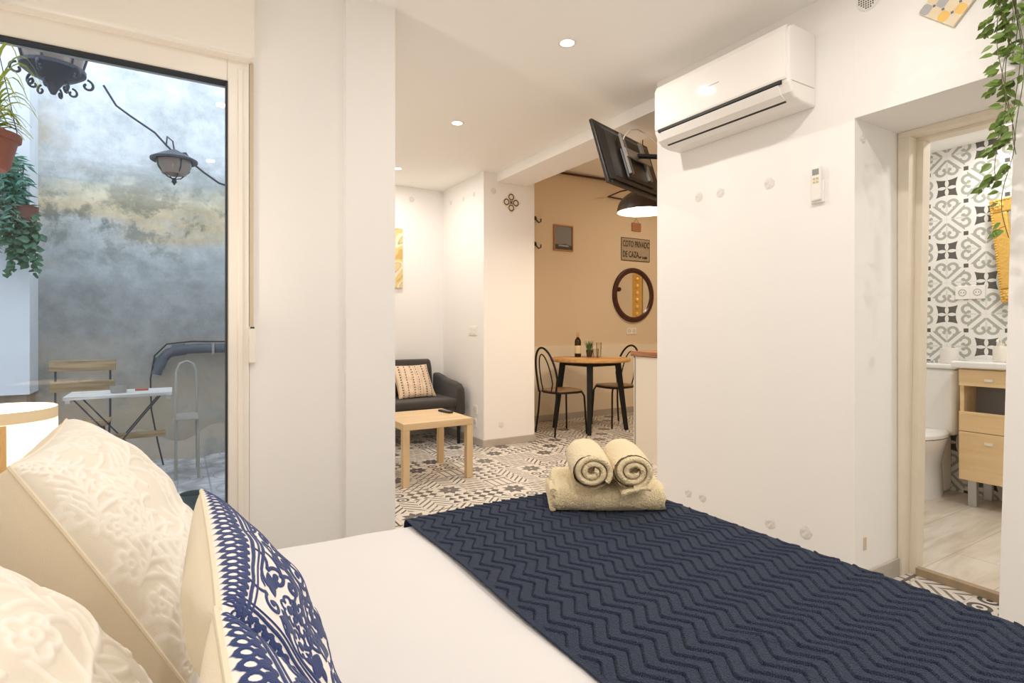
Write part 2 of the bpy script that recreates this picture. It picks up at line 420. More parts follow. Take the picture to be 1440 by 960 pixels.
def glassmat(name, tint=(1, 1, 1), ior=1.45):
    m, N, L, B = newmat(name); N.remove(B); out = N['Material Output']
    t = N.new('ShaderNodeBsdfTransparent'); t.inputs[0].default_value = (*tint, 1)
    g = N.new('ShaderNodeBsdfGlossy'); g.inputs['Roughness'].default_value = .0
    fr = N.new('ShaderNodeFresnel'); fr.inputs[0].default_value = ior
    mx = N.new('ShaderNodeMixShader'); L.new(fr.outputs[0], mx.inputs[0]); L.new(t.outputs[0], mx.inputs[1]); L.new(g.outputs[0], mx.inputs[2])
    L.new(mx.outputs[0], out.inputs[0]); return m
M['glass'] = glassmat('window_glass', (.94, .97, 1.0))
M['tumbler'] = glassmat('clear_tumbler_glass', (.95, .94, .91), 1.25)
M['amber'] = mat('smoked_lantern_glass', (.42, .32, .25), .15, trans=.35)
def shademat():
    m, N, L, B = newmat('translucent_lamp_fabric'); N.remove(B); out = N['Material Output']
    d = N.new('ShaderNodeBsdfDiffuse'); d.inputs[0].default_value = (.88, .84, .78, 1)
    t = N.new('ShaderNodeBsdfTranslucent'); t.inputs[0].default_value = (.88, .82, .74, 1)
    mx = N.new('ShaderNodeMixShader'); mx.inputs[0].default_value = .5
    L.new(d.outputs[0], mx.inputs[1]); L.new(t.outputs[0], mx.inputs[2]); L.new(mx.outputs[0], out.inputs[0]); return m
M['lampshade'] = shademat()

# ================================================================== THE SETTING
CZ = 2.63
def wbox(name, m, *boxes):
    b = MB()
    for q in boxes: b.box(*q)
    return struct(b.build(name, m))
wbox('floor', M['floor'], (-.95, 7.2, -1.65, 5.75, -.1, 0))
wbox('floor.001', M['courtfloor'], (-3.2, .73, 2.75, 5.9, 0, .012))
wbox('floor.002', M['bathfloor'], (2.95, 4.56, .0, 2.05, 0, .03))
wbox('ceiling', M['ceil'], (-.95, 2.64, -1.65, 2.73, CZ, CZ+.12), (.74, 2.64, 2.73, 5.75, CZ, CZ+.12))
wbox('ceiling.001', M['ceil'], (2.64, 7.2, 2.35, 5.75, 3.09, 3.2), (2.60, 2.64, 2.35, 5.75, CZ+.1, 3.2))
wbox('ceiling.002', M['ceil'], (2.89, 4.6, -.05, 2.1, 2.37, 2.5))
wbox('trim_beam', M['ceil'], (2.64, 2.98, 2.43, 4.66, 2.546, 3.09))
wbox('wall_left', M['wall'], (-.95, -.80, -1.65, 2.75, 0, CZ))
wbox('wall_back', M['wall'], (-.80, 2.494, -1.65, -1.5, 0, CZ))
# window wall with pilaster
wbox('wall_window', M['wall_old'], (.254, .64, 2.527, 2.73, 0, CZ), (.64, .866, 2.49, 2.73, 0, CZ), (-.80, .254, 2.527, 2.73, 2.235, CZ))
wbox('wall_living', M['wall'], (.74, .866, 2.73, 5.6, 0, CZ))
wbox('wall_far', M['wall'], (.74, 2.494, 5.6, 5.75, 0, CZ))
wbox('wall_pillar', M['wall'], (2.494, 3.07, 4.66, 5.75, 0, 3.09))
wbox('wall_dining', M['cream'], (3.07, 7.2, 5.6, 5.75, 0, 3.09))
wbox('trim_dado', M['cream_low'], (3.07, 7.1, 5.575, 5.6, .0, .908))
wbox('wall_kitchen', M['cream'], (2.89, 7.2, 2.30, 2.43, 0, 3.09), (7.1, 7.2, 2.43, 5.6, 0, 3.09))
# right wall with the deep doorway recess; the pier's edge leans as in the photo
def lean_pier():
    b = MB()
    b.box(2.494, 2.89, 1.283, 2.43, 0, CZ)
    b.box(2.4945, 2.889, .70, 1.283, 2.046, CZ-.001)
    yt, yb = .735, .797
    b.hexa([(2.494, -1.5, 0), (2.89, -1.5, 0), (2.494, yb, 0), (2.89, yb, 0),
            (2.494, -1.5, CZ), (2.89, -1.5, CZ), (2.494, yt, CZ), (2.89, yt, CZ)])
    return struct(b.build('wall_right', M['wall']))
lean_pier()
wbox('wall_bathroom', M['bathtile'], (4.54, 4.66, -.05, 2.1, 0, 2.5))
wbox('wall_bathroom.001', M['wall'], (2.89, 4.54, 2.0, 2.1, 0, 2.5), (2.89, 4.54, -.1, -.0, 0, 2.5))
# courtyard walls
wbox('wall_courtyard', M['court'], (-3.2, .74, 5.75, 5.9, 0, 3.9))
wbox('wall_courtyard.001', M['courtwhite'], (-3.2, -.955, 5.45, 5.75, .64, 3.9), (-3.3, -3.2, 2.73, 5.9, 0, 3.9), (.74, .80, 5.75, 5.9, 0, 3.9))
wbox('wall_courtyard.002', M['brownwall'], (-3.2, -.975, 5.47, 5.75, 0.012, .64))
wbox('wall_courtyard.003', M['courtwhite'], (-3.3, -.80, 2.6, 2.73, 0, 3.9), (-.8, .9, 2.62, 2.73, CZ+.12, 3.9), (.74, .86, 2.73, 5.75, CZ+.12, 3.9), (.68, .739, 2.73, 5.75, 0, 3.9))
# cement skirt sloping out of the courtyard's back wall
sk = MB()
prev = []
nn = 24
for i in range(nn+1):
    x = -.97+(.68+.97)*i/nn; d = .16+.05*math.sin(i*.9)+.03*math.sin(i*2.3); hh = .20+.07*math.sin(i*.7+1)
    prev.append([(x, 5.75, hh), (x, 5.75-d*.35, hh*.6), (x, 5.75-d, .012)])
v = [p for q in prev for p in q]; f = []
for i in range(nn):
    for k in range(2): f.append((i*3+k, i*3+k+1, (i+1)*3+k+1, (i+1)*3+k))
sk.add(v, f); struct(sk.build('trim_cement_skirt', M['court'], smooth=True))
# skirting boards
def skirt(name, *boxes):
    b = MB()
    for q in boxes: b.box(*q)
    return struct(b.build(name, M['base'], bevel=.003))
skirt('baseboard_pillar', (2.482, 3.082, 4.648, 4.66, 0, .07), (2.482, 2.494, 4.66, 5.588, 0, .07))
skirt('baseboard_far', (.866, 2.482, 5.588, 5.6, 0, .07))
skirt('baseboard_dining', (3.082, 7.1, 5.563, 5.575, 0, .075))
skirt('baseboard_right', (2.482, 2.494, 1.28, 2.43, 0, .08), (2.494, 2.86, 1.271, 1.283, 0, .08), (2.482, 2.494, -1.5, .80, 0, .08))
skirt('baseboard_window', (.254, .64, 2.515, 2.527, 0, .07), (.64, .866, 2.478, 2.49, 0, .07))
# bathroom door frame (no leaf seen) - the jamb leans a little
M['jamb'] = mat('cream_door_paint', (.82, .75, .63), .5, bump=.15, bscale=25, var=.06, vscale=6)
df = MB()
def jamb(x0, x1, yt0, yb0, y1, zt): df.hexa([(x0, yb0, 0), (x1, yb0, 0), (x0, y1, 0), (x1, y1, 0), (x0, yt0, zt), (x1, yt0, zt), (x0, y1, zt), (x1, y1, zt)])
jamb(2.86, 2.93, 1.232, 1.262, 1.281, 2.020); jamb(2.9305, 3.0, 1.205, 1.235, 1.281, 2.005)
df.box(2.86, 2.93, .80, 1.281, 2.0202, 2.0455); df.box(2.9305, 3.0, .60, 1.281, 2.0052, 2.06)
struct(df.build('door_1', M['jamb'], bevel=.002))
wbox('wall_lintel', M['wall'], (2.8895, 2.93, 0, 1.283, 2.0465, 2.37), (2.8905, 3.0, 1.2815, 2.0, 0, 2.37))
wbox('trim_threshold', mat('worn_brown_threshold', (.40, .30, .19), .6, var=.3, vscale=15), (2.925, 2.96, .60, 1.235, 0, .034))
# ------------------------------------------------------------------ sliding window
win = MB()
x0, x1, zt = -.80, .252, 2.235
win.box(.172, x1, 2.515, 2.60, 0, zt).box(x0, .172, 2.515, 2.60, 2.142, zt).box(x0, .172, 2.515, 2.60, 0, .10).box(x0, x0+.07, 2.515, 2.60, .1, 2.142)
wf = struct(win.build('window_1', M['pvc'], bevel=.004))
g = MB(); g.box(.166, .172, 2.512, 2.56, .1, 2.142).box(-.73, .172, 2.512, 2.56, 2.136, 2.142)
go = g.build('gasket', M['gasket'], wf)
# pane
p = MB(); p.add([(-.73, 2.55, .1), (.168, 2.55, .1), (.168, 2.55, 2.14), (-.73, 2.55, 2.14)], [(0, 1, 2, 3)])
p.build('pane', M['glass'], wf)
h = MB(); h.box(.21, .228, 2.507, 2.516, .12, 2.2); h.build('sash_bead', M['pvc'], wf, bevel=.003)
# shutter box
sb = thing('shutter_box', 'long cream roller shutter box above the glass door', 'shutter box', (-.26, 2.49, 2.235))
MB().box(-.53, .528, -.03, .036, .0, .29).build('casing', M['pvc'], sb, bevel=.012, seg=3)
MB().box(-.5, .515, -.022, .03, -.004, .002).build('bottom_lid', M['pvc'], sb)
# strap
st = thing('shutter_strap', 'beige shutter strap running down beside the window frame into a small winder', 'strap', (.262, 2.51, 1.0))
MB().box(-.008, .006, .004, .006, .15, 1.235).build('webbing', M['strap'], st)
MB().box(-.013, .013, -.012, .016, -.0, .15).build('winder_case', M['pvc'], st, bevel=.004)
MB().box(-.008, .008, -.013, -.01, .142, .149).build('strap_slot', M['dark'], st)

# ================================================================== THE BED
BZ = .53
bed = thing('double_bed', 'double bed with smooth white duvet below the window wall', 'bed', (.45, .9, 0))
b = MB(); b.box(-1.10, 1.02, -.78, .76, .18, .30); b.build('bed_base', mat('white_bed_base', (.7, .67, .63), .6), bed, bevel=.01)
for sx in (-1.0, .95):
    for sy in (-.7, .7):
        MB().lathe([(0, 0), (.02, 0), (.03, .19), (0, .19)], (sx, sy, 0), 12).build('leg', M['frame_wood'], bed)
b = MB(); b.box(-1.10, 1.01, -.79, .77, .30, .50); b.build('mattress', M['bedwhite'], bed, bevel=.05, seg=4)
# duvet: soft slab, dense grid
def duvet():
    nx, ny = 150, 110; V = []; F = []
    X0, X1, Y0, Y1 = -1.11, 1.035, -.81, .795
    for j in range(ny+1):
        for i in range(nx+1):
            u = i/nx; w = j/ny; x = X0+(X1-X0)*u; y = Y0+(Y1-Y0)*w
            ex = min(x-X0, X1-x); ey = min(y-Y0, Y1-y); R = .05
            z = .528
            def dr(e):
                return 0 if e > R else (R-math.sqrt(max(0, R*R-(R-e)**2)))
            z -= dr(ex)+dr(ey)
            z += .0022*math.sin(x*9+y*4)+.0018*math.sin(x*5-y*13+1)+.0012*math.sin(x*23+y*17)
            V.append((x, y, z))
    for j in range(ny):
        for i in range(nx):
            a = j*(nx+1)+i; F.append((a, a+1, a+nx+2, a+nx+1))
    n0 = len(V)
    loop = [i for i in range(nx+1)]+[(j)*(nx+1)+nx for j in range(1, ny+1)]+[ny*(nx+1)+i for i in range(nx-1, -1, -1)]+[j*(nx+1) for j in range(ny-1, 0, -1)]
    for i in loop: V.append((V[i][0], V[i][1], .26))
    m = len(loop)
    for k in range(m): F.append((loop[k], n0+k, n0+(k+1) % m, loop[(k+1) % m]))
    return obj_from('duvet', V, F, M['bedwhite'], bed, smooth=True)
duvet()

# knitted throw
def throw():
    X0, X1 = .622, 1.555; Y0, Y1 = .02, 1.735
    sx = np.arange(0, 1.13, .0014); sy = np.arange(.22, 2.0, .0036)
    # the cloth lies flat, then hangs over the bed's foot (x) and far side (y)
    hx = 1.497-X0; hy = 1.70-Y0
    U, Wv = np.meshgrid(sx, sy)
    def drape(s, flat, R=.035):
        arc = R*PI/2
        pos = np.where(s < flat, s, np.where(s < flat+arc, flat+R*np.sin((s-flat)/R), flat+R))
        drop = np.where(s < flat, 0, np.where(s < flat+arc, R*(1-np.cos((s-flat)/R)), R+(s-flat-arc)))
        return pos, drop
    px, dx = drape(U, hx-.03); py, dy = drape(Wv, hy-.03)
    Xw = X0+px+.003*np.sin(Wv*11)*(U < .2)*(1-U/.2); Yw = Y0+py
    drop = np.maximum(dx, dy)+.25*np.minimum(dx, dy)
    Yr = Y0+Wv; Xr = X0+U
    ph = (Yr-.7275)/.1058
    tri = 2*np.abs(2*(ph-np.floor(ph+.5)))-1           # -1..1
    tri = np.clip(tri*1.12, -1, 1)
    wob = .004*np.sin(Xr*14+Yr*5)+.003*np.sin(Yr*19)
    t = (Xr-1.055-.0175*(tri+1)+wob)/.0345
    fr = t-np.floor(t)
    d = np.minimum(fr, 1-fr)*.0345
    # welt: a raised cord with a cut-in shadow line beside it
    dd = (fr-.5)*.0345
    ridge = np.exp(-((dd-.0032)/.0022)**2)*.0040
    groove = np.exp(-((dd+.0012)/.0017)**2)*.0115
    body = .0004*np.sin(fr*PI)
    shallow = .8
    bord = np.clip(U/.03, 0, 1)
    hgt = (ridge-groove*shallow+body)*np.where(U < .012, 0, 1)
    rough = np.random.RandomState(3).rand(*U.shape)*.0008
    # a few soft wrinkles
    wr = .006*np.exp(-(((Xr-1.02)-(.62-Yr)*.9)/.018)**2)*np.clip(1-np.abs(Yr-.66)/.16, 0, 1)
    wr += .0025*np.sin(Xr*11+1)*np.sin(Yr*7)
    Zw = .5385-drop+np.where(drop < .002, hgt+rough+wr, 0)+.002
    Zw = np.maximum(Zw, .30)
    nrm = np.where(dx > .03, 1, 0); Xw = Xw+nrm*rough
    nrm = np.where(dy > .03, 1, 0); Yw = Yw+nrm*(hgt+rough)
    ny_, nx_ = U.shape
    V = np.stack([Xw, Yw, Zw], -1).reshape(-1, 3)
    idx = np.arange(ny_*nx_).reshape(ny_, nx_)
    Fq = np.stack([idx[:-1, :-1], idx[:-1, 1:], idx[1:, 1:], idx[1:, :-1]], -1).reshape(-1, 4)
    me = bpy.data.meshes.new('throw_blanket'); me.vertices.add(len(V)); me.vertices.foreach_set('co', V.ravel())
    me.loops.add(Fq.size); me.polygons.add(len(Fq)); me.loops.foreach_set('vertex_index', Fq.ravel())
    me.polygons.foreach_set('loop_start', np.arange(0, Fq.size, 4)); me.polygons.foreach_set('loop_total', np.full(len(Fq), 4))
    me.update(); me.validate(); me.polygons.foreach_set('use_smooth', [True]*len(Fq)); me.materials.append(M['knit'])
    o = bpy.data.objects.new('throw_blanket', me); COL.objects.link(o)
    so = o.modifiers.new('thick', 'SOLIDIFY'); so.thickness = .004; so.offset = -1
    tag(o, 'navy blue knitted throw with raised zigzag ribs across the foot of the bed', 'blanket')
throw()

# ------------------------------------------------------------------ cushions
class Canvas:
    """distance field of embroidery strokes on the unit square"""
    def __init__(s, n): s.n = n; s.d = np.full((n, n), 9., dtype=np.float32)   # [v,u]; signed distance to nearest stroke edge
    def dot(s, x, y, r):
        n = s.n; k = r+.02
        i0 = max(0, int((x-k)*n)); i1 = min(n, int((x+k)*n)+2); j0 = max(0, int((y-k)*n)); j1 = min(n, int((y+k)*n)+2)
        if i1 <= i0 or j1 <= j0: return
        uu = (np.arange(i0, i1)/(n-1))[None, :]; vv = (np.arange(j0, j1)/(n-1))[:, None]
        s.d[j0:j1, i0:i1] = np.minimum(s.d[j0:j1, i0:i1], np.hypot(uu-x, vv-y)-r)
    def stroke(s, pts, r0, r1=None):
        r1 = r0 if r1 is None else r1; L = 0; seg = []
        for a, b in zip(pts[:-1], pts[1:]):
            l = math.hypot(b[0]-a[0], b[1]-a[1]); seg.append(l); L += l
        acc = 0
        for (a, b), l in zip(zip(pts[:-1], pts[1:]), seg):
            m = max(1, int(l/(.0035)))
            for k in range(m):
                t = k/m; q = (acc+l*t)/max(L, 1e-6); s.dot(a[0]+(b[0]-a[0])*t, a[1]+(b[1]-a[1])*t, r0+(r1-r0)*q)
            acc += l
    def spiral(s, x, y, a0, R, turns, r, sgn=1, tail=0):
        pts = []; n = 26
        for k in range(n+1):
            t = k/n; q = R*(1-t*.85); a = a0+sgn*t*turns*2*PI; pts.append((x+q*math.cos(a), y+q*math.sin(a)))
        s.stroke(pts, r, r*1.0); s.dot(*pts[-1], r*1.7)
        return pts[0]
    def curve(s, p0, p1, p2, r0, r1=None):
        s.stroke([((1-t)**2*p0[0]+2*t*(1-t)*p1[0]+t*t*p2[0], (1-t)**2*p0[1]+2*t*(1-t)*p1[1]+t*t*p2[1]) for t in [k/14 for k in range(15)]], r0, r1)
    def leaf(s, x, y, a, l, w):
        for k in range(11):
            t = k/10; s.dot(x+l*t*math.cos(a), y+l*t*math.sin(a), max(.002, w*math.sin(PI*min(.98, t*.9+.08))))
    def flower(s, x, y, R, n, r, fill=False, a0=0):
        for k in range(n):
            a = a0+2*PI*k/n; cx_, cy_ = x+R*math.cos(a), y+R*math.sin(a)
            if fill: s.dot(cx_, cy_, R*.48)
            else:
                q = R*.55; s.stroke([(cx_+q*math.cos(a+b_), cy_+q*math.sin(a+b_)) for b_ in [(-1.9+3.8*m/10) for m in range(11)]], r)
    def mask(s, w=.0022): return np.clip(.5-s.d/(2*w), 0, 1)

def blue_pattern(n, seed):
    c = Canvas(n); R = random.Random(seed)
    # loop border on every side with a double rule inside it
    for side in range(4):
        def P(t, d):
            return [(t, d), (1-d, t), (1-t, 1-d), (d, 1-t)][side]
        k = 24
        for i in range(k):
            t0 = .06+.88*(i+.5)/k
            pts = []
            for m in range(13):
                a = 2*PI*m/12; pts.append(P(t0+.0150*math.sin(a), .032+.024*math.cos(a)))
            c.stroke(pts, .0068)
            c.dot(*P(t0, .072), .017); c.dot(*P(t0+.018, .090), .013)
            pts = [P(t0+.014*math.sin(a_), .098-.012*math.cos(a_)) for a_ in [PI*q/6 for q in range(-3, 4)]]
            c.stroke(pts, .006)
        c.stroke([P(.02+.96*i/40, .118+.002*math.sin(i*1.3)) for i in range(41)], .0085)
        c.stroke([P(.10+.80*i/40, .142) for i in range(41)], .0048)
    # scrollwork: mirrored about the middle
    half = Canvas(n)
    def mir(fn, *a): pass
    items = []
    N = 9
    for i in range(N):
        for j in range(N):
            x = .19+.62*(i+.5)/N+R.uniform(-.012, .012); y = .19+.62*(j+.5)/N+R.uniform(-.012, .012)
            items.append((x, y, R.random(), R.uniform(0, 2*PI), R.choice((-1, 1))))
    for x, y, q, a, sg in items:
        if q < .5:
            c.spiral(x, y, a, .040, 1.05, .0075, sg)
            x2, y2 = x+.048*math.cos(a), y+.048*math.sin(a)
            c.curve((x2, y2), (x2+.05*math.cos(a+sg*1.2), y2+.05*math.sin(a+sg*1.2)), (x2+.10*math.cos(a+sg*.4), y2+.10*math.sin(a+sg*.4)), .0078, .004)
        elif q < .72:
            c.leaf(x-.03*math.cos(a), y-.03*math.sin(a), a, .085, .021)
            c.leaf(x, y, a+1.0, .05, .013); c.leaf(x, y, a-1.0, .05, .013)
        else:
            c.flower(x, y, .026, 6, .0055, False, a); c.dot(x, y, .014)
            c.curve((x, y), (x+.07*math.cos(a), y+.07*math.sin(a)), (x+.10*math.cos(a+.9), y+.10*math.sin(a+.9)), .006)
    # long sweeping arcs
    for k in range(20):
        a = R.uniform(0, 2*PI); x, y = R.uniform(.25, .75), R.uniform(.25, .75); rr = R.uniform(.10, .2)
        pts = [(x+rr*math.cos(a+b_*.12), y+rr*math.sin(a+b_*.12)) for b_ in range(14)]
        pts = [(min(.84, max(.16, u)), min(.84, max(.16, v_))) for u, v_ in pts]
        c.stroke(pts, .0072)
        pts2 = [((u-x)*1.13+x, (v_-y)*1.13+y) for u, v_ in pts]
        c.stroke([(min(.84, max(.16, u)), min(.84, max(.16, v_))) for u, v_ in pts2], .0045)
    return c.mask(.0024)

def cream_pattern(n, seed):
    c = Canvas(n); R = random.Random(seed)
    stems = [((.03, .2), (.1, .35), (.22, .42)), ((.03, .62), (.12, .7), (.16, .95)), ((.03, .45), (.2, .5), (.3, .7)), ((.05, .1), (.25, .5), (.55, .45)), ((.55, .45), (.8, .4), (.95, .8)), ((.1, .95), (.3, .6), (.5, .75)), ((.55, .45), (.5, .2), (.8, .08)),
             ((.5, .75), (.7, .9), (.9, .9)), ((.1, .55), (.3, .5), (.35, .25)), ((.62, .5), (.6, .75), (.75, .72))]
    for s_ in stems:
        c.curve(*s_, .009, .007)
    for s_ in stems:
        for k in range(7):
            t = .06+.135*k; p = [(1-t)**2*s_[0][i]+2*t*(1-t)*s_[1][i]+t*t*s_[2][i] for i in (0, 1)]
            dx_ = 2*(1-t)*(s_[1][0]-s_[0][0])+2*t*(s_[2][0]-s_[1][0]); dy_ = 2*(1-t)*(s_[1][1]-s_[0][1])+2*t*(s_[2][1]-s_[1][1]); a = math.atan2(dy_, dx_)
            for sg in (1, -1):
                l = R.uniform(.08, .135)
                c.curve(tuple(p), (p[0]+l*.6*math.cos(a+sg*.7), p[1]+l*.6*math.sin(a+sg*.7)), (p[0]+l*math.cos(a+sg*1.0), p[1]+l*math.sin(a+sg*1.0)), .0065, .009)
    for (x, y, r) in ((.045, .93, .03), (.05, .70, .035), (.045, .50, .028), (.05, .36, .03), (.05, .13, .032), (.09, .6, .026), (.93, .93, .03), (.55, .96, .03), (.72, .72, .026), (.35, .7, .03), (.12, .82, .046), (.22, .68, .04), (.16, .58, .036), (.86, .2, .05), (.62, .22, .04), (.9, .55, .045), (.42, .9, .045), (.7, .85, .05), (.35, .12, .045), (.15, .25, .045), (.5, .58, .035), (.80, .38, .035), (.28, .4, .035)):
        c.flower(x, y, r, 5, .0075, False, R.uniform(0, 1)); 
        c.stroke([(x+r*.42*math.cos(q), y+r*.42*math.sin(q)) for q in [2*PI*k/10 for k in range(11)]], .0065)
    for (x, y, a) in ((.33, .82, .9), (.72, .62, 2.2), (.45, .33, 1.5), (.9, .35, 2.0), (.25, .93, .3)):
        l = .12; pts1 = []; pts2 = []
        for k in range(13):
            t = k/12; w = .035*math.sin(PI*t); ux, uy = math.cos(a), math.sin(a)
            pts1.append((x+l*t*ux-w*uy, y+l*t*uy+w*ux)); pts2.append((x+l*t*ux+w*uy, y+l*t*uy-w*ux))
        c.stroke(pts1, .0065); c.stroke(pts2, .0065)
        for k in (3, 5, 7, 9): c.stroke([pts1[k], pts2[k-1]], .005)
    return c.mask(.006)

def cushion(name, label, origin, ax_u, ax_v, w, hgt, thick, mats, pattern=None, n=220, relief=.003, group=None, cat='cushion', ear=.05, back_thick=None, seed=0, sag=0, parts=('front_panel', 'back_panel'), wr=.004, crop=None):
    """square cushion: origin = bottom left corner of its seam, ax_u across, ax_v up, front towards u x v"""
    root = thing(name, label, cat, origin, 0, group)
    u_ = Vector(ax_u).normalized(); v_ = Vector(ax_v).normalized(); v_ = (v_-u_*v_.dot(u_)).normalized(); nr = u_.cross(v_)
    back_thick = thick if back_thick is None else back_thick
    pat = pattern(n, seed) if pattern else None
    R = np.random.RandomState(seed+5); f1 = R.rand(6)*6
    for side in (0, 1):
        N_ = n if (side == 0) else 60
        a = np.linspace(0, 1, N_); U, V = np.meshgrid(a, a)
        s = 2*U-1; t = 2*V-1
        s = .30*s+.70*np.sin(s*PI/2); t = .30*t+.70*np.sin(t*PI/2)
        e = np.clip(1-s*s, 0, 1)*np.clip(1-t*t, 0, 1)
        prof = e**.42
        pin = 1-ear*(1-t*t)            # edges curve inwards between the corners
        pin2 = 1-ear*(1-s*s)
        xu = (.5+.5*s*pin)*w; xv = (.5+.5*t*pin2)*hgt
        T = (thick if side == 0 else back_thick)
        edge = np.clip(e/.5, 0, 1)
        wrk = wr*(np.sin(s*5+t*3+f1[0])+.6*np.sin(s*11-t*7+f1[1])+.5*np.sin(t*13+s*4+f1[2]))*edge
        z = prof*T+wrk
        if sag: z = z+sag*np.clip(-t, 0, 1)*edge*.5
        if side == 0 and pat is not None: z = z+pat*relief
        sg = 1 if side == 0 else -1
        P = np.zeros((N_, N_, 3))
        for k in range(3): P[..., k] = u_[k]*xu+v_[k]*xv+nr[k]*z*sg
        Vv = P.reshape(-1, 3); idx = np.arange(N_*N_).reshape(N_, N_)
        Fq = np.stack([idx[:-1, :-1], idx[:-1, 1:], idx[1:, 1:], idx[1:, :-1]], -1).reshape(-1, 4)
        if side: Fq = Fq[:, ::-1]
        me = bpy.data.meshes.new(parts[side]); me.vertices.add(len(Vv)); me.vertices.foreach_set('co', Vv.ravel())
        me.loops.add(Fq.size); me.polygons.add(len(Fq)); me.loops.foreach_set('vertex_index', np.ascontiguousarray(Fq).ravel())
        me.polygons.foreach_set('loop_start', np.arange(0, Fq.size, 4)); me.polygons.foreach_set('loop_total', np.full(len(Fq), 4))
        me.update(); me.validate(); me.polygons.foreach_set('use_smooth', [True]*len(Fq)); me.materials.append(mats[side])
        if side == 0 and pat is not None:
            at_ = me.attributes.new('emb', 'FLOAT', 'POINT'); at_.data.foreach_set('value', pat.astype(np.float32).ravel())
        o = bpy.data.objects.new(parts[side], me); COL.objects.link(o); o.parent = root
    # piped seam
    pts = []
    for k in range(60):
        q = k/15; sd = int(q); r_ = q-sd
        s, t = [(2*r_-1, -1), (1, 2*r_-1), (1-2*r_, 1), (-1, 1-2*r_)][sd]
        pin = 1-ear*(1-t*t); pin2 = 1-ear*(1-s*s)
        pts.append(u_*((.5+.5*s*pin)*w)+v_*((.5+.5*t*pin2)*hgt))
    MB().tube(pts, .0032, 6, closed=True).build('seam', mats[1], root, smooth=True)
    return root
M['cream_emb'] = attrmat('cream_crewel', (.79, .735, .64), (.86, .82, .75), lo=.2, hi=.8, bump=.3)
M['cream_back'] = mat('ecru_cotton', (.80, .71, .56), .9, bump=.2, bscale=700, spec=.1, sheen=.2)
M['blue_emb'] = attrmat('navy_embroidery', (.84, .80, .76), (.013, .033, .14), bump=.5, bscale=700)
M['blue_back'] = mat('natural_linen', (.78, .69, .52), .9, bump=.2, bscale=700, spec=.1, sheen=.2)
# cream ones lean on the head of the bed; u runs from the far side towards the camera so that u x v points down the bed
cushion('cream_cushion', 'large cream cushion with raised white flower embroidery nearest the window', (.015, 1.06, .551), (0, 1, 0), (-.226, 0, .40), .48, .455, .108,
        (M['cream_emb'], M['cream_back']), cream_pattern, n=260, relief=.0034, seed=3, back_thick=.19, sag=.05, group='cream embroidered cushions')
cushion('cream_cushion', 'cream embroidered cushion cut off by the lower left corner, in front of the window one', (-.03, .535, .55), (0, 1, 0), (-.26, 0, .30), .485, .445, .10,
        (M['cream_emb'], M['cream_back']), cream_pattern, n=260, relief=.0034, seed=8, back_thick=.09, group='cream embroidered cushions')
cushion('blue_cushion', 'white cushion with navy scroll embroidery standing against the large cream cushion', (.170, .585, .545), (0, 1, 0), (-.14, 0, .345), .45, .365, .070,
        (M['blue_emb'], M['blue_back']), blue_pattern, n=420, relief=.0022, seed=4, back_thick=.07, ear=.04, group='navy embroidered cushions')
cushion('blue_cushion', 'second navy embroidered cushion, nearest the bottom edge of the photo', (.170, .13, .545), (0, 1, 0), (-.14, 0, .345), .45, .372, .064,
        (M['blue_emb'], M['blue_back']), blue_pattern, n=420, relief=.0022, seed=9, back_thick=.07, ear=.04, group='navy embroidered cushions')

# ------------------------------------------------------------------ towels
EX = Vector((.856, -.517, 0)); EY = Vector((.517, .856, 0)); TO = Vector((1.05, 1.474, .540))
def tl(x, y, z): return TO+EX*x+EY*y+Vector((0, 0, z))
def ftowel():
    # cross-section (depth, height): fold roll in front, low saddle, second fold at the back
    sec = []
    for k in range(13):
        a = -PI/2+PI*k/12; sec.append((.044-.044*math.cos(a), .042+.042*math.sin(a)))
    sec = [(d, h_) for d, h_ in sec]
    sec += [(.08, .088), (.11, .088), (.135, .080), (.145, .076), (.155, .083), (.18, .098), (.21, .102), (.24, .094), (.262, .07), (.265, .04), (.25, .01), (.22, 0), (.13, 0)]
    n = len(sec); nx = 70; V = []; F = []
    R = random.Random(2)
    for i in range(nx+1):
        u = i/nx; e = min(u, 1-u); sh = 1-.10*max(0, 1-e/.05)**2
        for (d, h_) in sec:
            j = .0022*R.uniform(-1, 1)
            lay = .004*math.sin(h_*160)*(1 if e < .001 else 0)
            V.append(tl(.366*u+(.5-u)*2*0+lay, (d-.13)*sh+.13+j+.003*math.sin(u*9), max(0, (h_-.04)*sh+.04*sh)+j*(h_ > .01)+.003*math.sin(u*7+d*20)*(h_ > .03)))
    for i in range(nx):
        for k in range(n): F.append((i*n+k, i*n+(k+1) % n, (i+1)*n+(k+1) % n, (i+1)*n+k))
    c0 = len(V); V.append(tl(-.004, .13, .045)); V.append(tl(.370, .13, .045))
    for k in range(n): F.append((c0, (k+1) % n, k)); F.append((c0+1, nx*n+k, nx*n+(k+1) % n))
    b = MB(); b.add(V, F)
    root = thing('folded_towel', 'cream bath towel folded flat on the navy blanket under two rolls', 'towel', TO)
    b.v = [tuple(Vector(q)-TO) for q in b.v]
    b.build('body', M['towel'], root, smooth=60)
    # layered edges showing at the left end
    for k, (h0, ln) in enumerate(((.014, .23), (.040, .235), (.066, .10))):
        e = MB(); e.tube([EX*(-.004)+EY*(.02+ln*q/8)+Vector((0, 0, h0+.002*math.sin(q*2))) for q in range(9)], .012, 8)
        e.build('folded_edge', M['towel'], root, smooth=60)
ftowel()
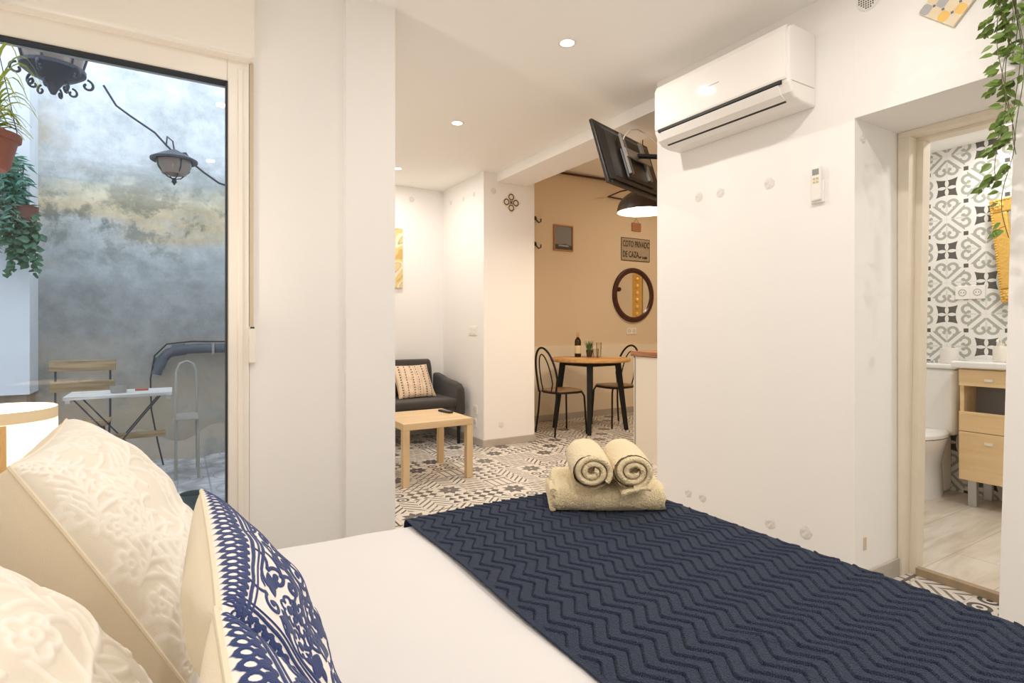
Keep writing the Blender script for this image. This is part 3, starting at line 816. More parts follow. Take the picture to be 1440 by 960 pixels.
def roll(cx_, name, label, tw, y0=-.045, L=.235, r=.060, zc=.147, flap=False):
    root = thing(name, label, 'towel', tl(cx_, y0, 0), 0, 'rolled towels')
    o0 = Vector(root.location)
    # outer body: cylinder slightly swollen, plus a spiral sheet showing at the front
    b = MB(); nL = 16; n = 48; R = random.Random(int(cx_*100)); rings = []
    tilt = Vector((0, 0, .06))
    for i in range(nL+1):
        u = i/nL; rr = r*(1.0+.05*math.sin(u*PI))*(1 if u > 0 else .99)
        if u > .93: rr *= math.sqrt(max(.25, 1-((u-.93)/.075)**2))
        for k in range(n):
            a = 2*PI*k/n; q = rr+.0012*R.uniform(-1, 1)
            b.v.append(tuple(tl(cx_, y0, zc)+EX*(q*1.06*math.cos(a))+EY*(L*u+(.008 if i == 0 else 0))+Vector((0, 0, q*.90*math.sin(a)+.01*u))-o0))
    for i in range(nL):
        for k in range(n): b.f.append((i*n+k, i*n+(k+1) % n, (i+1)*n+(k+1) % n, (i+1)*n+k))
    b.f.append(tuple(nL*n+k for k in range(n)))
    b.build('body', M['towel'], root, smooth=60)
    # spiral of cloth in the front end
    b = MB(); turns = 2.3; m = 110; th = .0088; pts = []
    for k in range(m+1):
        t = k/m; a = tw-t*turns*2*PI; q = .009+(r-.0045-.009)*t
        pts.append((q*1.06*math.cos(a), q*.90*math.sin(a)))
    sec = [(-.5, .045), (-.5, .006), (-.34, -.001), (0, -.003), (.34, -.001), (.5, .006), (.5, .045)]
    for k, (px_, pz_) in enumerate(pts):
        nx_ = Vector((px_, 0, pz_)).normalized()
        for (o_, dep) in sec:
            w_ = th*2*o_*(1.0)
            b.v.append(tuple(tl(cx_, y0, zc)+EX*(px_+nx_.x*w_)+EY*(dep+.0015*math.sin(k*.5))+Vector((0, 0, pz_+nx_.z*w_))-o0))
    s_ = len(sec)
    for k in range(m):
        for q in range(s_-1): b.f.append((k*s_+q, k*s_+q+1, (k+1)*s_+q+1, (k+1)*s_+q))
    b.build('spiral_end', M['towel'], root, smooth=60)
    b = MB(); b.lathe([(0, 0), (r*.95, 0)], (0, 0, 0), 32)
    b.v = [tuple(tl(cx_, y0+.03, zc)+EX*p_[0]+Vector((0, 0, p_[1]*.88))-o0) for p_ in b.v]
    b.build('core', M['towel'], root)
    if flap:
        b = MB(); N1 = 10
        for i in range(N1+1):
            for j in range(9):
                u = i/N1; v2 = j/8
                b.v.append(tuple(tl(cx_-.040+.095*u, y0-.006+.20*v2, .088+.016*math.sin(u*2.4)-.008*(1-v2)*(1-u)+.002*math.sin(u*9+v2*5))-o0))
        for i in range(N1):
            for j in range(8): b.f.append((i*9+j, i*9+j+1, (i+1)*9+j+1, (i+1)*9+j))
        o = b.build('loose_flap', M['towel'], root, smooth=60); so = o.modifiers.new('t', 'SOLIDIFY'); so.thickness = .011
    return root
roll(.118, 'rolled_towel', 'left of the two rolled cream towels on the folded towel', 1.2)
roll(.248, 'rolled_towel', 'right rolled cream towel with a loose flap under its end', .3, flap=True)

# ------------------------------------------------------------------ air conditioner on the right wall
ac = thing('air_conditioner', 'white wall air conditioner mounted high on the right wall', 'air conditioner', (2.494, 1.85, 2.15))
Y0, Y1 = -.40, .40
sec = [(0, .0), (-.10, .0), (-.155, .012), (-.185, .035), (-.205, .075), (-.21, .12), (-.21, .29), (-.198, .322), (-.17, .335), (0, .335)]
MB().prism(sec, 'Y', Y0, Y1).build('casing', M['acplastic'], ac, bevel=.012, seg=3)
MB().prism([(-.213, .088), (-.217, .10), (-.217, .30), (-.206, .327), (-.202, .33), (-.2, .088)], 'Y', Y0+.012, Y1-.012).build('front_panel', M['acplastic'], ac, bevel=.004)
MB().prism([(-.195, .070), (-.2165, .075), (-.2165, .088), (-.195, .092)], 'Y', Y0+.035, Y1-.035).build('air_slot', M['dark'], ac)
fl = MB().prism([(-.150, .0085), (-.190, .033), (-.212, .070), (-.205, .074), (-.180, .040), (-.146, .014)], 'Y', Y0+.05, Y1-.05).build('air_flap', M['acplastic'], ac, bevel=.002)
MB().prism([(-.149, .0065), (-.152, .007), (-.158, .014), (-.15, .014)], 'Y', Y0+.05, Y1-.05).build('flap_gap', M['dark'], ac)
MB().box(-.19, -.02, Y0-.002, Y0+.002, .08, .083).build('side_seam', mat('seam_beige', (.60, .52, .40), .5), ac)
MB().box(-.2175, -.2165, -.04, .04, .20, .205).build('brand_strip', M['grey_plastic'], ac)

# remote holder
rh = thing('remote_control', 'white air conditioner remote in a wall holder beside the doorway', 'remote control', (2.494, 1.44, 1.71))
MB().box(-.012, 0, -.030, .030, .0, .10).build('wall_holder', M['whiteplastic'], rh, bevel=.004)
MB().box(-.024, -.010, -.022, .022, .01, .165).build('body', M['whiteplastic'], rh, bevel=.005)
MB().box(-.0245, -.0235, -.015, .015, .125, .152).build('display', mat('lcd_grey', (.30, .32, .28), .3), rh)
for k in range(4):
    MB().box(-.0262, -.0238, -.013+(k % 2)*.015, -.003+(k % 2)*.015, .088+(k//2)*.016, .097+(k//2)*.016).build('button', mat('button_yellow', (.62, .48, .22), .5), rh, bevel=.001)

# plaster patches on the wall
M['patch'] = mat('filler_patch', (.76, .73, .70), .9, bump=.8, bscale=60)
def patch(name, c, axis, r, label, grp='round filler patches in the white walls'):
    R = random.Random(int(abs(c[1]*1000+c[2]*77))); n = 22; v = [(0, 0, .0015)]; 
    for ring, (rr, hh) in enumerate(((.45, .0018), (.82, .0022), (1.0, 0))):
        for k in range(n):
            a = 2*PI*k/n; q = r*rr*(1+(.09*R.uniform(-1, 1) if ring else 0)); v.append((q*math.cos(a), q*math.sin(a), hh+.0007*R.uniform(-1, 1)*(ring < 2)))
    f = [(0, 1+k, 1+(k+1) % n) for k in range(n)]
    for g_ in range(2):
        for k in range(n): f.append((1+g_*n+k, 1+(g_+1)*n+k, 1+(g_+1)*n+(k+1) % n, 1+g_*n+(k+1) % n))
    if axis == 'X': v = [(-z, x, y) for x, y, z in v]
    else: v = [(x, -z, y) for x, y, z in v]
    o = obj_from(name, v, f, M['patch'], smooth=True, loc=c)
    tag(o, label, 'wall patch', grp)
PX = 2.4935
patch('wall_patch', (PX, 2.115, 1.873), 'X', .026, 'round filler patch, left of the close pair above mid wall')
patch('wall_patch', (PX, 1.972, 1.867), 'X', .026, 'round filler patch, right of the close pair above mid wall')
patch('wall_patch', (PX, 1.684, 1.853), 'X', .028, 'round filler patch between the close pair and the remote holder')
patch('wall_patch', (PX, 2.19, .20), 'X', .025, 'low filler patch nearest the towels above the bed edge')
patch('wall_patch', (PX, 2.09, .20), 'X', .025, 'second low filler patch from the towels above the bed edge')
patch('wall_patch', (PX, 1.68, .182), 'X', .028, 'low filler patch third from the towels')
patch('wall_patch', (PX, 1.50, .194), 'X', .030, 'low filler patch nearest the doorway reveal')
patch('wall_patch', (2.56, 1.2825, 1.972), 'Y', .024, 'filler patch high in the doorway reveal')
patch('wall_patch', (2.687, 4.6595, .198), 'Y', .030, 'filler patch low on the front of the far pillar')
patch('wall_patch', (2.60, 4.6595, 2.455), 'Y', .03, 'filler patch just above the decorative tile on the pillar')
for (px_, z_, lb) in ((5.40, 2.47, 'farthest'), (5.10, 2.45, 'middle'), (4.86, 2.45, 'nearest')):
    patch('wall_patch', (PX, px_, z_), 'X', .024, lb+' of three small filler patches high beside the pillar corner')
patch('wall_patch', (2.13, 5.5995, 2.50), 'Y', .03, 'filler patch high above the yellow canvas on the far wall')
o = MB().box(-.012, .012, -.004, .001, -.028, .028).build('wall_bracket', M['strap'], None, loc=(2.574, 1.283, .20), bevel=.004)
tag(o, 'small tan metal catch low in the doorway reveal', 'bracket')
# round vent
vt = thing('wall_vent', 'small round perforated vent cover high on the right wall', 'vent', (2.494, 1.225, 2.53))
b = MB(); b.lathe([(0, .006), (.044, .006), (.05, 0)], (0, 0, 0), 28, Matrix.Rotation(-PI/2, 4, 'Y')); b.build('cover', M['whiteplastic'], vt, smooth=True)
b = MB()
for i in range(-4, 5):
    for j in range(-4, 5):
        if i*i+j*j < 18: b.box(-.0068, -.0055, i*.0092-.0026, i*.0092+.0026, j*.0092-.0026, j*.0092+.0026)
b.build('holes', M['dark'], vt)
# decorative tiles
def tile_thing(name, label, loc, rot, size, thick, colfn, n=8, axis='X'):
    root = thing(name, label, 'decorative tile', loc)
    R = Matrix.Rotation(rot, 4, axis)
    s = size/2
    b = MB()
    if axis == 'X': b.box(-thick, 0, -s, s, -s, s, R)
    else: b.box(-s, s, -thick, 0, -s, s, R)
    b.build('body', mat(name+'_glaze', (.80, .72, .58), .3), root, bevel=.002)
    colfn(root, R, s, thick)
    return root
def octs(root, R, s, th):
    cols = {'grey_inlay': (.42, .42, .43), 'yellow_inlay': (.80, .50, .12), 'cream_inlay': (.76, .64, .44)}
    ms = {k: mat(k, c, .35) for k, c in cols.items()}; step = s*2/4
    bs = {k: MB() for k in cols}; dk = MB(); names = list(cols)
    for i in range(4):
        for j in range(4):
            cy, cz = -s+step*(i+.5), -s+step*(j+.5); k = ('grey_inlay', 'yellow_inlay')[(i//2+j//2) % 2] if (i+j) % 2 == 0 else 'cream_inlay'
            q = step*.47; c_ = step*.2
            pts = [(q-c_, -q), (q, -q+c_), (q, q-c_), (q-c_, q), (-q+c_, q), (-q, q-c_), (-q, -q+c_), (-q+c_, -q)]
            v = [R @ Vector((-th-.0006, cy+a, cz+b_)) for a, b_ in pts]; bs[k].add(v, [tuple(range(8))])
    for i in range(1, 4):
        for j in range(1, 4):
            cy, cz = -s+step*i, -s+step*j; q = step*.17
            dk.add([R @ Vector((-th-.0008, cy+a, cz+b_)) for a, b_ in ((q, 0), (0, q), (-q, 0), (0, -q))], [(0, 1, 2, 3)])
    for k in names: bs[k].build(k, ms[k], root)
    dk.build('dark_inlay', mat('dark_inlay', (.16, .14, .14), .35), root)
tile_thing('cement_tile', 'yellow and grey patterned tile hung askew above the doorway', (2.494, .930, 2.380), math.radians(-47.6), .156, .012, octs)
def rings(root, R, s, th):
    b = MB()
    for (cx_, cz_) in ((-.5, -.5), (.5, -.5), (-.5, .5), (.5, .5)):
        n = 20
        for k in range(n):
            a0, a1 = 2*PI*k/n, 2*PI*(k+1)/n; ri, ro = s*.28, s*.44
            b.add([R @ Vector((cx_*s+r_*math.cos(a), -th-.0008, cz_*s+r_*math.sin(a))) for r_, a in ((ri, a0), (ro, a0), (ro, a1), (ri, a1))], [(0, 1, 2, 3)])
    q = s*.42
    b.add([R @ Vector((x_*q, -th-.001, z_*q)) for x_, z_ in ((1, 0), (.25, .25), (0, 1), (-.25, .25), (-1, 0), (-.25, -.25), (0, -1), (.25, -.25))], [tuple(range(8))])
    b.build('dark_pattern', mat('dark_glaze', (.10, .085, .075), .35), root)
tile_thing('hydraulic_tile', 'small dark and white ring patterned tile set as a diamond on the pillar', (2.792, 4.66, 2.362), PI/4, .15, .012, rings, axis='Y')

# ------------------------------------------------------------------ downlights
first = None
spots_lab = {0: 'lit recessed ceiling spot in front of the air conditioner', 1: 'lit recessed ceiling spot over the coffee table area', 2: 'farthest lit ceiling spot, at the white wall edge',
             3: 'recessed ceiling spot over the doorway side of the bed', 4: 'unseen ceiling spot added above the pillows for fill light', 5: 'unseen ceiling spot added behind the camera on the pillow side', 6: 'unseen ceiling spot added behind the camera on the doorway side'}
for k, (x, y, wt, c_) in enumerate(DOWN):
    root = thing('ceiling_spot', spots_lab[k], 'ceiling light', (x, y, CZ), 0, 'recessed ceiling spots')
    MB().lathe([(.036, 0), (.036, -.003), (.048, -.004), (.05, 0)], (0, 0, 0), 28).build('trim_ring', M['whiteplastic'], root, smooth=True)
    MB().lathe([(0, -.0015), (.037, -.0015)], (0, 0, 0), 24).build('diffuser', M['bulb'], root)
    lamp('spot_light', (0, 0, -.012), wt, .07, c_, parent=root)
root = thing('ceiling_spot', 'round ceiling light over the bathroom doorway', 'ceiling light', (4.2, 1.32, 2.37), 0, 'recessed ceiling spots')
MB().lathe([(0, -.008), (.09, -.008), (.10, 0)], (0, 0, 0), 28).build('diffuser', mat('lit_panel', (.9, .9, .9), .5, emit=(1, .97, .92), estr=1.0), root)
lamp('spot_light', (0, 0, -.02), 8, .2, (1, .97, .93), parent=root)
lamp('bath_light', (3.6, .7, 2.36), 14, .2, (1, .95, .88))

# ------------------------------------------------------------------ television
tv = thing('television', 'black television seen from behind, tilted under the ceiling beam', 'television', (2.2, 2.71, 2.445))
wd = Vector((.952, .307, 0)); nb = Vector((.307, -.952, 0)); al = math.radians(17)
dn = Vector((0, 0, -1))*math.cos(al)+nb*math.sin(al); bk = (wd.cross(dn)).normalized()
if bk.dot(nb) < 0: bk = -bk
def T3(a, b_, c_): return wd*a+dn*b_+bk*c_
def tvbox(b, a0, a1, b0, b1, c0, c1): return b.hexa([T3(a, bb, c) for c in (c0, c1) for bb in (b0, b1) for a in (a0, a1)])
TW, TH = .735, .435
tvbox(MB(), 0, TW, 0, TH, -.012, .010).build('bezel', M['tvblack'], tv, bevel=.004)
tvbox(MB(), .01, TW-.01, .01, TH-.015, -.0135, -.0122).build('screen', M['screen'], tv)
b = MB(); b.hexa([T3(*q) for q in ((.02, .02, .010), (TW-.02, .02, .010), (.02, TH-.02, .010), (TW-.02, TH-.02, .010), (.075, .07, .035), (TW-.075, .07, .035), (.06, TH-.035, .035), (TW-.06, TH-.035, .035))])
b.build('back_shell', M['tvblack'], tv, bevel=.01)
tvbox(MB(), .20, .56, .17, .39, .033, .058).build('electronics_bulge', M['tvblack'], tv, bevel=.012)
tvbox(tvbox(MB(), .205, .222, .08, .36, .058, .075), .238, .250, .08, .36, .058, .072).build('mount_rail', M['steel'], tv)
tvbox(tvbox(MB(), .46, .477, .08, .36, .058, .075), .49, .502, .08, .36, .058, .072).build('mount_rail', M['steel'], tv)
tvbox(MB(), .20, .52, .19, .25, .075, .085).build('mount_plate', M['steel'], tv)
c0 = T3(.36, .21, .08)
MB().tube([c0, Vector((.46, -.20, -.22)), Vector((.46, -.265, -.22))], .016, 10).build('mount_arm', M['black'], tv, smooth=True)
MB().box(.40, .52, -.279, -.262, -.32, -.12).build('wall_plate', M['black'], tv, bevel=.003)
MB().tube([T3(.215, .14, .06), T3(.23, .10, .09), T3(.30, .05, .11), T3(.38, .03, .12), T3(.46, .03, .12), Vector((.52, -.10, -.12)), Vector((.52, -.26, -.14))], .005, 8).build('cable', M['cablewhite'], tv, smooth=True)
tvbox(MB(), .03, TW-.03, TH-.012, TH+.002, .008, .018).build('lower_lip', M['tvblack'], tv, bevel=.003)

# ------------------------------------------------------------------ pendant over the counter
pl = thing('pendant_lamp', 'black dome pendant lamp glowing below the television', 'pendant lamp', (3.37, 3.45, 2.12))
prof = [(.215*math.cos(a), .185*math.sin(a)) for a in [PI/2*k/14 for k in range(15)]]
o = MB().lathe(prof, (0, 0, 0), 48).build('shade', mat('dark_bronze_enamel', (.035, .022, .014), .4), pl, smooth=True)
o = MB().lathe([(r_*.985, z_*.98) for r_, z_ in prof], (0, 0, -.001), 48).build('shade_lining', M['shade_in'], pl, smooth=True)
MB().lathe([(0, .04), (.03, .038), (.075, .06), (.09, .09), (.07, .125), (.03, .15), (0, .155)], (0, 0, -.02), 28).build('bulb', mat('pendant_bulb', (1, .95, .9), .5, emit=(1, .86, .62), estr=30), pl, smooth=True)
MB().lathe([(.008, .18), (.03, .185), (.028, .24), (.008, .25)], (0, 0, 0), 20).build('socket', M['steel'], pl, smooth=True)
MB().tube([(0, 0, .24), (0, 0, .968)], .004, 8).build('cord', M['black'], pl)
MB().lathe([(.05, .94), (.05, .968), (0, .968)], (0, 0, 0), 20).build('ceiling_rose', M['black'], pl, smooth=True)
lamp('pendant_light', (0, 0, .01), 26, .34, WARM, parent=pl)
lamp('unseen_kitchen_light', (5.4, 4.0, 3.05), 30, .3, WARM)  # light of an unseen kitchen lamp, put in out of view
root = thing('unseen_ceiling_light', 'unseen round ceiling lamp put in the kitchen past the white wall', 'ceiling light', (5.4, 4.0, 3.09))
MB().lathe([(0, -.03), (.15, -.03), (.17, 0)], (0, 0, 0), 28).build('diffuser', M['bulb'], root)

# ------------------------------------------------------------------ kitchen peninsula
kc = thing('kitchen_cabinet', 'white kitchen base cabinet at the edge of the white wall', 'cabinet', (3.4, 3.0, 0))
MB().box(0, .6, -.55, .575, .0, .89).build('body', mat('cabinet_white', (.82, .76, .66), .4), kc)
MB().box(-.003, .001, .565, .577, 0, .89).build('edge_strip', M['grey_plastic'], kc)
MB().box(.002, .59, .574, .592, .10, .88).build('door', mat('cabinet_front_white', (.82, .76, .66), .4), kc, bevel=.002)
o = MB().box(-.02, .63, -.56, .61, .0, .042).build('worktop', M['counter'], None, loc=(3.4, 3.0, .895), bevel=.003)
tag(o, 'brown butcher block worktop on the white kitchen cabinet', 'worktop')

# ------------------------------------------------------------------ dining table & chairs
dt = thing('dining_table', 'round dining table with honey wood top and splayed black legs', 'table', (3.98, 4.90, 0))
R_ = .45
MB().lathe([(0, .797), (R_-.012, .797), (R_, .79), (R_, .772), (R_-.012, .762), (0, .762)], (0, 0, 0), 64).build('tabletop', M['tabletop'], dt, smooth=True)
vdir = math.atan2(.7545, .6379)   # leg axis direction as seen in the photo
apr = MB()
for k in range(4):
    a = vdir+k*PI/2; ca, sa = math.cos(a), math.sin(a); px_, py_ = -sa, ca; w = .03
    def q(r_, s_, z_): return (ca*r_+px_*s_, sa*r_+py_*s_, z_)
    MB().hexa([q(.375, -.022, 0), q(.425, -.022, 0), q(.375, .022, 0), q(.425, .022, 0), q(.27, -w, .762), q(.34, -w, .762), q(.27, w, .762), q(.34, w, .762)]).build('leg', M['black'], dt, bevel=.006)
    b_ = a+PI/2
    p0 = Vector((ca*.30, sa*.30, 0)); p1 = Vector((math.cos(b_)*.30, math.sin(b_)*.30, 0)); t_ = (p1-p0).normalized(); nn_ = Vector((-t_.y, t_.x, 0))*.011
    apr.hexa([p0-nn_+Vector((0, 0, .715)), p1-nn_+Vector((0, 0, .715)), p0+nn_+Vector((0, 0, .715)), p1+nn_+Vector((0, 0, .715)), p0-nn_+Vector((0, 0, .762)), p1-nn_+Vector((0, 0, .762)), p0+nn_+Vector((0, 0, .762)), p1+nn_+Vector((0, 0, .762))])
apr.build('apron', M['black'], dt)
def chair(label, loc, rz):
    t = thing('bistro_chair', label, 'chair', loc, rz, 'bistro chairs at the round table')
    SZ = .475
    # seat: rounded trapezoid, faces +X
    pts = []
    for k in range(40):
        a = 2*PI*k/40; c_, s_ = math.cos(a), math.sin(a); q = 3.2
        x = .195*math.copysign(abs(c_)**(2/q), c_); y = (.185+.015*c_)*math.copysign(abs(s_)**(2/q), s_); pts.append((x, y))
    b = MB(); n = len(pts)
    b.v = [(x, y, SZ-.012) for x, y in pts]+[(x, y, SZ) for x, y in pts]+[(x*.9, y*.9, SZ+.002) for x, y in pts]
    b.f = [(i, (i+1) % n, (i+1) % n+n, i+n) for i in range(n)]+[(i+n, (i+1) % n+n, (i+1) % n+2*n, i+2*n) for i in range(n)]+[tuple(range(2*n, 3*n)), tuple(reversed(range(n)))]
    b.build('seat', mat('brown_seat', (.30, .18, .08), .35, var=.3, vscale=20) if 'brown_seat' not in bpy.data.materials else bpy.data.materials['brown_seat'], t, smooth=True)
    MB().tube([(x*.97, y*.97, SZ-.022) for x, y in pts], .013, 8, closed=True).build('seat_ring', M['black'], t, smooth=True)
    for s_ in (-1, 1):
        MB().tube([(.13, s_*.13, SZ-.02), (.165, s_*.15, SZ-.03), (.185, s_*.162, SZ-.07), (.205, s_*.18, 0)], .0105, 8).build('leg', M['black'], t, smooth=True)
        MB().tube([(-.175, s_*.155, SZ-.02), (-.185, s_*.165, .25), (-.215, s_*.18, 0)], .0105, 8).build('leg', M['black'], t, smooth=True)
    def hoop(w0, w1, top, base):
        P = []
        for k in range(33):
            a = PI*k/32; y = w1*math.cos(a); zz = math.sin(a)
            P.append((-.19-.075*(zz*.9), y, SZ+.02+base+(top-base)*zz**.9))
        return [(-.185, w0, SZ-.03)]+[(-.187, w0+(w1-w0)*.4, SZ+.02)]+P+[(-.187, -w0-(w1-w0)*.4, SZ+.02), (-.185, -w0, SZ-.03)]
    MB().tube(hoop(.155, .19, .43, .10), .0115, 8).build('back_hoop', M['black'], t, smooth=True)
    MB().tube(hoop(.075, .105, .36, .05), .007, 8).build('inner_hoop', M['black'], t, smooth=True)
    return t
chair('black metal bistro chair with hooped back on the pillar side of the round table', (3.555, 4.865, 0), 0)
chair('black metal bistro chair half hidden behind the white kitchen cabinet', (4.385, 4.94, 0), PI)
# things on the table
TZ = .798
bt = thing('wine_bottle', 'dark wine bottle with cream label on the round table', 'bottle', (3.985, 5.13, TZ))
MB().lathe([(0, 0), (.036, 0), (.038, .01), (.038, .17), (.034, .195), (.016, .222), (.013, .235), (0, .235)], (0, 0, 0), 28).build('body', M['bottle'], bt, smooth=True)
MB().lathe([(.0385, .04), (.0388, .042), (.0388, .13), (.0385, .132)], (0, 0, 0), 28).build('label', M['label'], bt, smooth=True)
MB().lathe([(.0145, .225), (.0145, .285), (.012, .29), (0, .29)], (0, 0, 0), 20).build('capsule', M['foil'], bt, smooth=True)
pp = thing('potted_grass', 'small green grass plant in a dark pot behind the glasses', 'potted plant', (4.10, 5.06, TZ))
MB().lathe([(0, 0), (.03, 0), (.042, .08), (.038, .08), (.03, .07), (0, .07)], (0, 0, 0), 24).build('pot', mat('dark_pot', (.07, .05, .03), .6), pp, smooth=True)
b = MB(); R = random.Random(5)
for k in range(110):
    a = R.uniform(0, 2*PI); l = R.uniform(.07, .13); o_ = R.uniform(0, .03); lean = R.uniform(0, .7)
    p0 = Vector((o_*math.cos(a), o_*math.sin(a), .07)); p1 = p0+Vector((math.cos(a)*l*lean*.4, math.sin(a)*l*lean*.4, l*.6)); p2 = p0+Vector((math.cos(a)*l*lean, math.sin(a)*l*lean, l))
    sd = Vector((-math.sin(a), math.cos(a), 0))*.0025
    b.add([p0-sd, p0+sd, p1+sd, p1-sd, p2], [(0, 1, 2, 3), (3, 2, 4)])
b.build('grass_blades', mat('grass_green', (.10, .22, .05), .6), pp)
def tumbler(label, loc, h=.13, r=.034):
    t = thing('drinking_glass', label, 'glass', loc, 0, 'tumblers on the round table')
    MB().lathe([(0, 0), (r*.85, 0), (r, h), (r*.93, h), (r*.8, .008), (0, .008)], (0, 0, 0), 24).build('body', M['tumbler'], t, smooth=True)
tumbler('shorter clear glass next to the bottle on the round table', (4.06, 4.90, TZ), .10)
tumbler('taller clear glass, right of the shorter one on the round table', (4.14, 4.94, TZ), .17, .03)
def placemat(label, c, r=.15):
    o = MB().lathe([(0, .004), (r, .004), (r, 0)], (0, 0, 0), 36).build('placemat', mat('woven_placemat', (.66, .46, .24), .8, bump=.5, bscale=120) if 'woven_placemat' not in bpy.data.materials else bpy.data.materials['woven_placemat'], None, loc=c)
    tag(o, label, 'placemat', 'placemats on the round table')
placemat('round tan placemat before the pillar side chair', (3.73, 4.87, TZ)); placemat('round tan placemat before the chair by the cabinet', (4.24, 4.86, TZ))

# dining wall pieces
def flatbox(x0, x1, z0, z1, y, t): return MB().box(x0, x1, y-t, y, z0, z1)
WY = 5.6
pf = thing('framed_picture', 'small picture in light brown frame on the dining wall', 'picture', (4.117, WY, 2.253))
b = MB(); w, h_, f_ = .148, .16, .016
b.box(-w, w, -.02, 0, -h_, -h_+f_).box(-w, w, -.02, 0, h_-f_, h_).box(-w, -w+f_, -.02, 0, -h_+f_, h_-f_).box(w-f_, w, -.02, 0, -h_+f_, h_-f_)
b.build('frame', M['frame_wood'], pf, bevel=.002)
MB().box(-w+f_, w-f_, -.008, 0, -h_+f_, h_-f_).build('print', M['print_grey'], pf)
MB().add([(-w+f_, -.0092, -h_+f_), (w-f_, -.0092, -h_+f_), (w-f_, -.0092, -.095), (.03, -.0092, -.07), (-.05, -.0092, -.085), (-w+f_, -.0092, -.08)], [tuple(range(6))]).build('dark_foreground', mat('print_dark', (.04, .04, .04), .6), pf)
MB().add([(-.08, -.0098, -.105), (.09, -.0098, -.108), (.07, -.0098, -.085), (-.07, -.0098, -.088)], [(0, 1, 2, 3)]).build('pale_shape', mat('print_pale', (.35, .34, .33), .6), pf)
sg = thing('hunting_sign', 'metal notice plate lettered COTO PRIVADO DE CAZA above the round mirror', 'sign', (5.333, WY, 2.192), 0)
MB().box(-.26, .26, -.008, 0, -.155, .155).build('plate', M['signplate'], sg, bevel=.003)
b = MB(); b.box(-.26, .26, -.0095, -.008, .147, .155).box(-.26, .26, -.0095, -.008, -.155, -.147).box(-.26, -.253, -.0095, -.008, -.147, .147).box(.253, .26, -.0095, -.008, -.147, .147)
b.build('border', M['ink'], sg)
def text(body, size, x, z, parent, y=-.0095, m=None, sx=1.0, name='lettering'):
    cu = bpy.data.curves.new(name, 'FONT'); cu.body = body; cu.size = size; cu.extrude = .0008; cu.align_x = 'LEFT'; cu.offset = .0015
    o = bpy.data.objects.new(name, cu); COL.objects.link(o)
    dg = bpy.context.evaluated_depsgraph_get(); me = bpy.data.meshes.new_from_object(o.evaluated_get(dg)); bpy.data.objects.remove(o)
    o = bpy.data.objects.new(name, me); COL.objects.link(o); me.materials.append(m or M['ink'])
    o.parent = parent; o.location = (x, y, z); o.rotation_euler = (PI/2, 0, 0); o.scale = (sx, 1, 1)
    return o
text('COTO PRIVADO', .115, -.235, .035, sg, sx=.58); text('DE CAZA', .115, -.235, -.105, sg, sx=.60); text('Nº 10.880', .045, .06, -.115, sg, sx=.8)
wb = thing('wooden_plaque', 'tiny brown wooden plaque hanging on string above the lettered plate', 'plaque', (5.343, WY, 2.50))
MB().box(-.08, .08, -.02, 0, -.055, .055).build('board', M['frame_wood'], wb, bevel=.003)
MB().tube([(-.05, -.01, .055), (0, -.01, .12), (.05, -.01, .055)], .002, 6).build('string', M['ink'], wb)
rm = thing('round_mirror', 'round wall mirror in thick dark mahogany frame', 'mirror', (5.29, WY, 1.575))
Rx = Matrix.Rotation(PI/2, 4, 'X')
prof = [(.300, 0), (.300, .022), (.312, .034), (.34, .038), (.362, .03), (.37, .012), (.37, 0)]
MB().lathe(prof, (0, 0, 0), 64, Rx).build('frame', M['mahog'], rm, smooth=True)
MB().lathe([(0, .012), (.305, .012)], (0, 0, 0), 64, Rx).build('glass', M['mirror'], rm)
MB().lathe([(0, .045), (.022, .044), (.03, .034), (.03, .02)], (-.27, 0, .07), 16, Rx).build('frame_carving', M['mahog'], rm, smooth=True)
gp = thing('gilt_relief', 'narrow ornate gilt panel added out of view for the round mirror to reflect', 'wall panel', (7.09, 3.79, 1.5))  # added on an unseen wall to give the mirror its gold reflection
MB().box(-.02, 0, -.12, .12, -.6, .6).build('board', M['gold'], gp, bevel=.006)
b = MB()
for k in range(9): b.lathe([(0, .02), (.03, .014), (.05, 0)], (-.018, 0, -.5+.125*k), 14, Matrix.Rotation(-PI/2, 4, 'Y'))
b.build('carving', M['gold'], gp, smooth=True)
# pipe run and outlet on the dining wall
o = MB().tube([(3.3, 5.57, 3.05), (4.11, 5.57, 3.055), (4.80, 5.57, 3.068), (5.6, 5.57, 3.07)], .014, 8).build('wall_pipe', M['mahog'], None, smooth=True)
tag(o, 'thin dark pipe running under the ceiling of the dining wall', 'pipe')
o = MB().tube([(5.35, 5.57, 2.84), (4.825, 5.57, 2.85), (4.80, 5.3, 2.86), (4.9, 5.05, 2.87)], .010, 8).build('wall_rail', M['mahog'], None, smooth=True)
tag(o, 'short dark bent rail just left of the pendant dome', 'rail')
for (z_, lb) in ((2.43, 'upper'), (2.12, 'lower')):
    t = thing('wall_hook', lb+' small iron hook beside the pillar edge on the dining wall', 'hook', (3.70, WY, z_), 0, 'iron hooks on the dining wall')
    MB().tube([(0, -.005, .05), (0, -.03, .0), (.02, -.05, -.03), (.05, -.05, -.015), (.055, -.045, .02)], .009, 8).build('curl', M['iron'], t, smooth=True)
    MB().lathe([(0, .008), (.022, .006), (.026, 0)], (0, 0, .03), 14, Rx).build('rose', M['iron'], t)
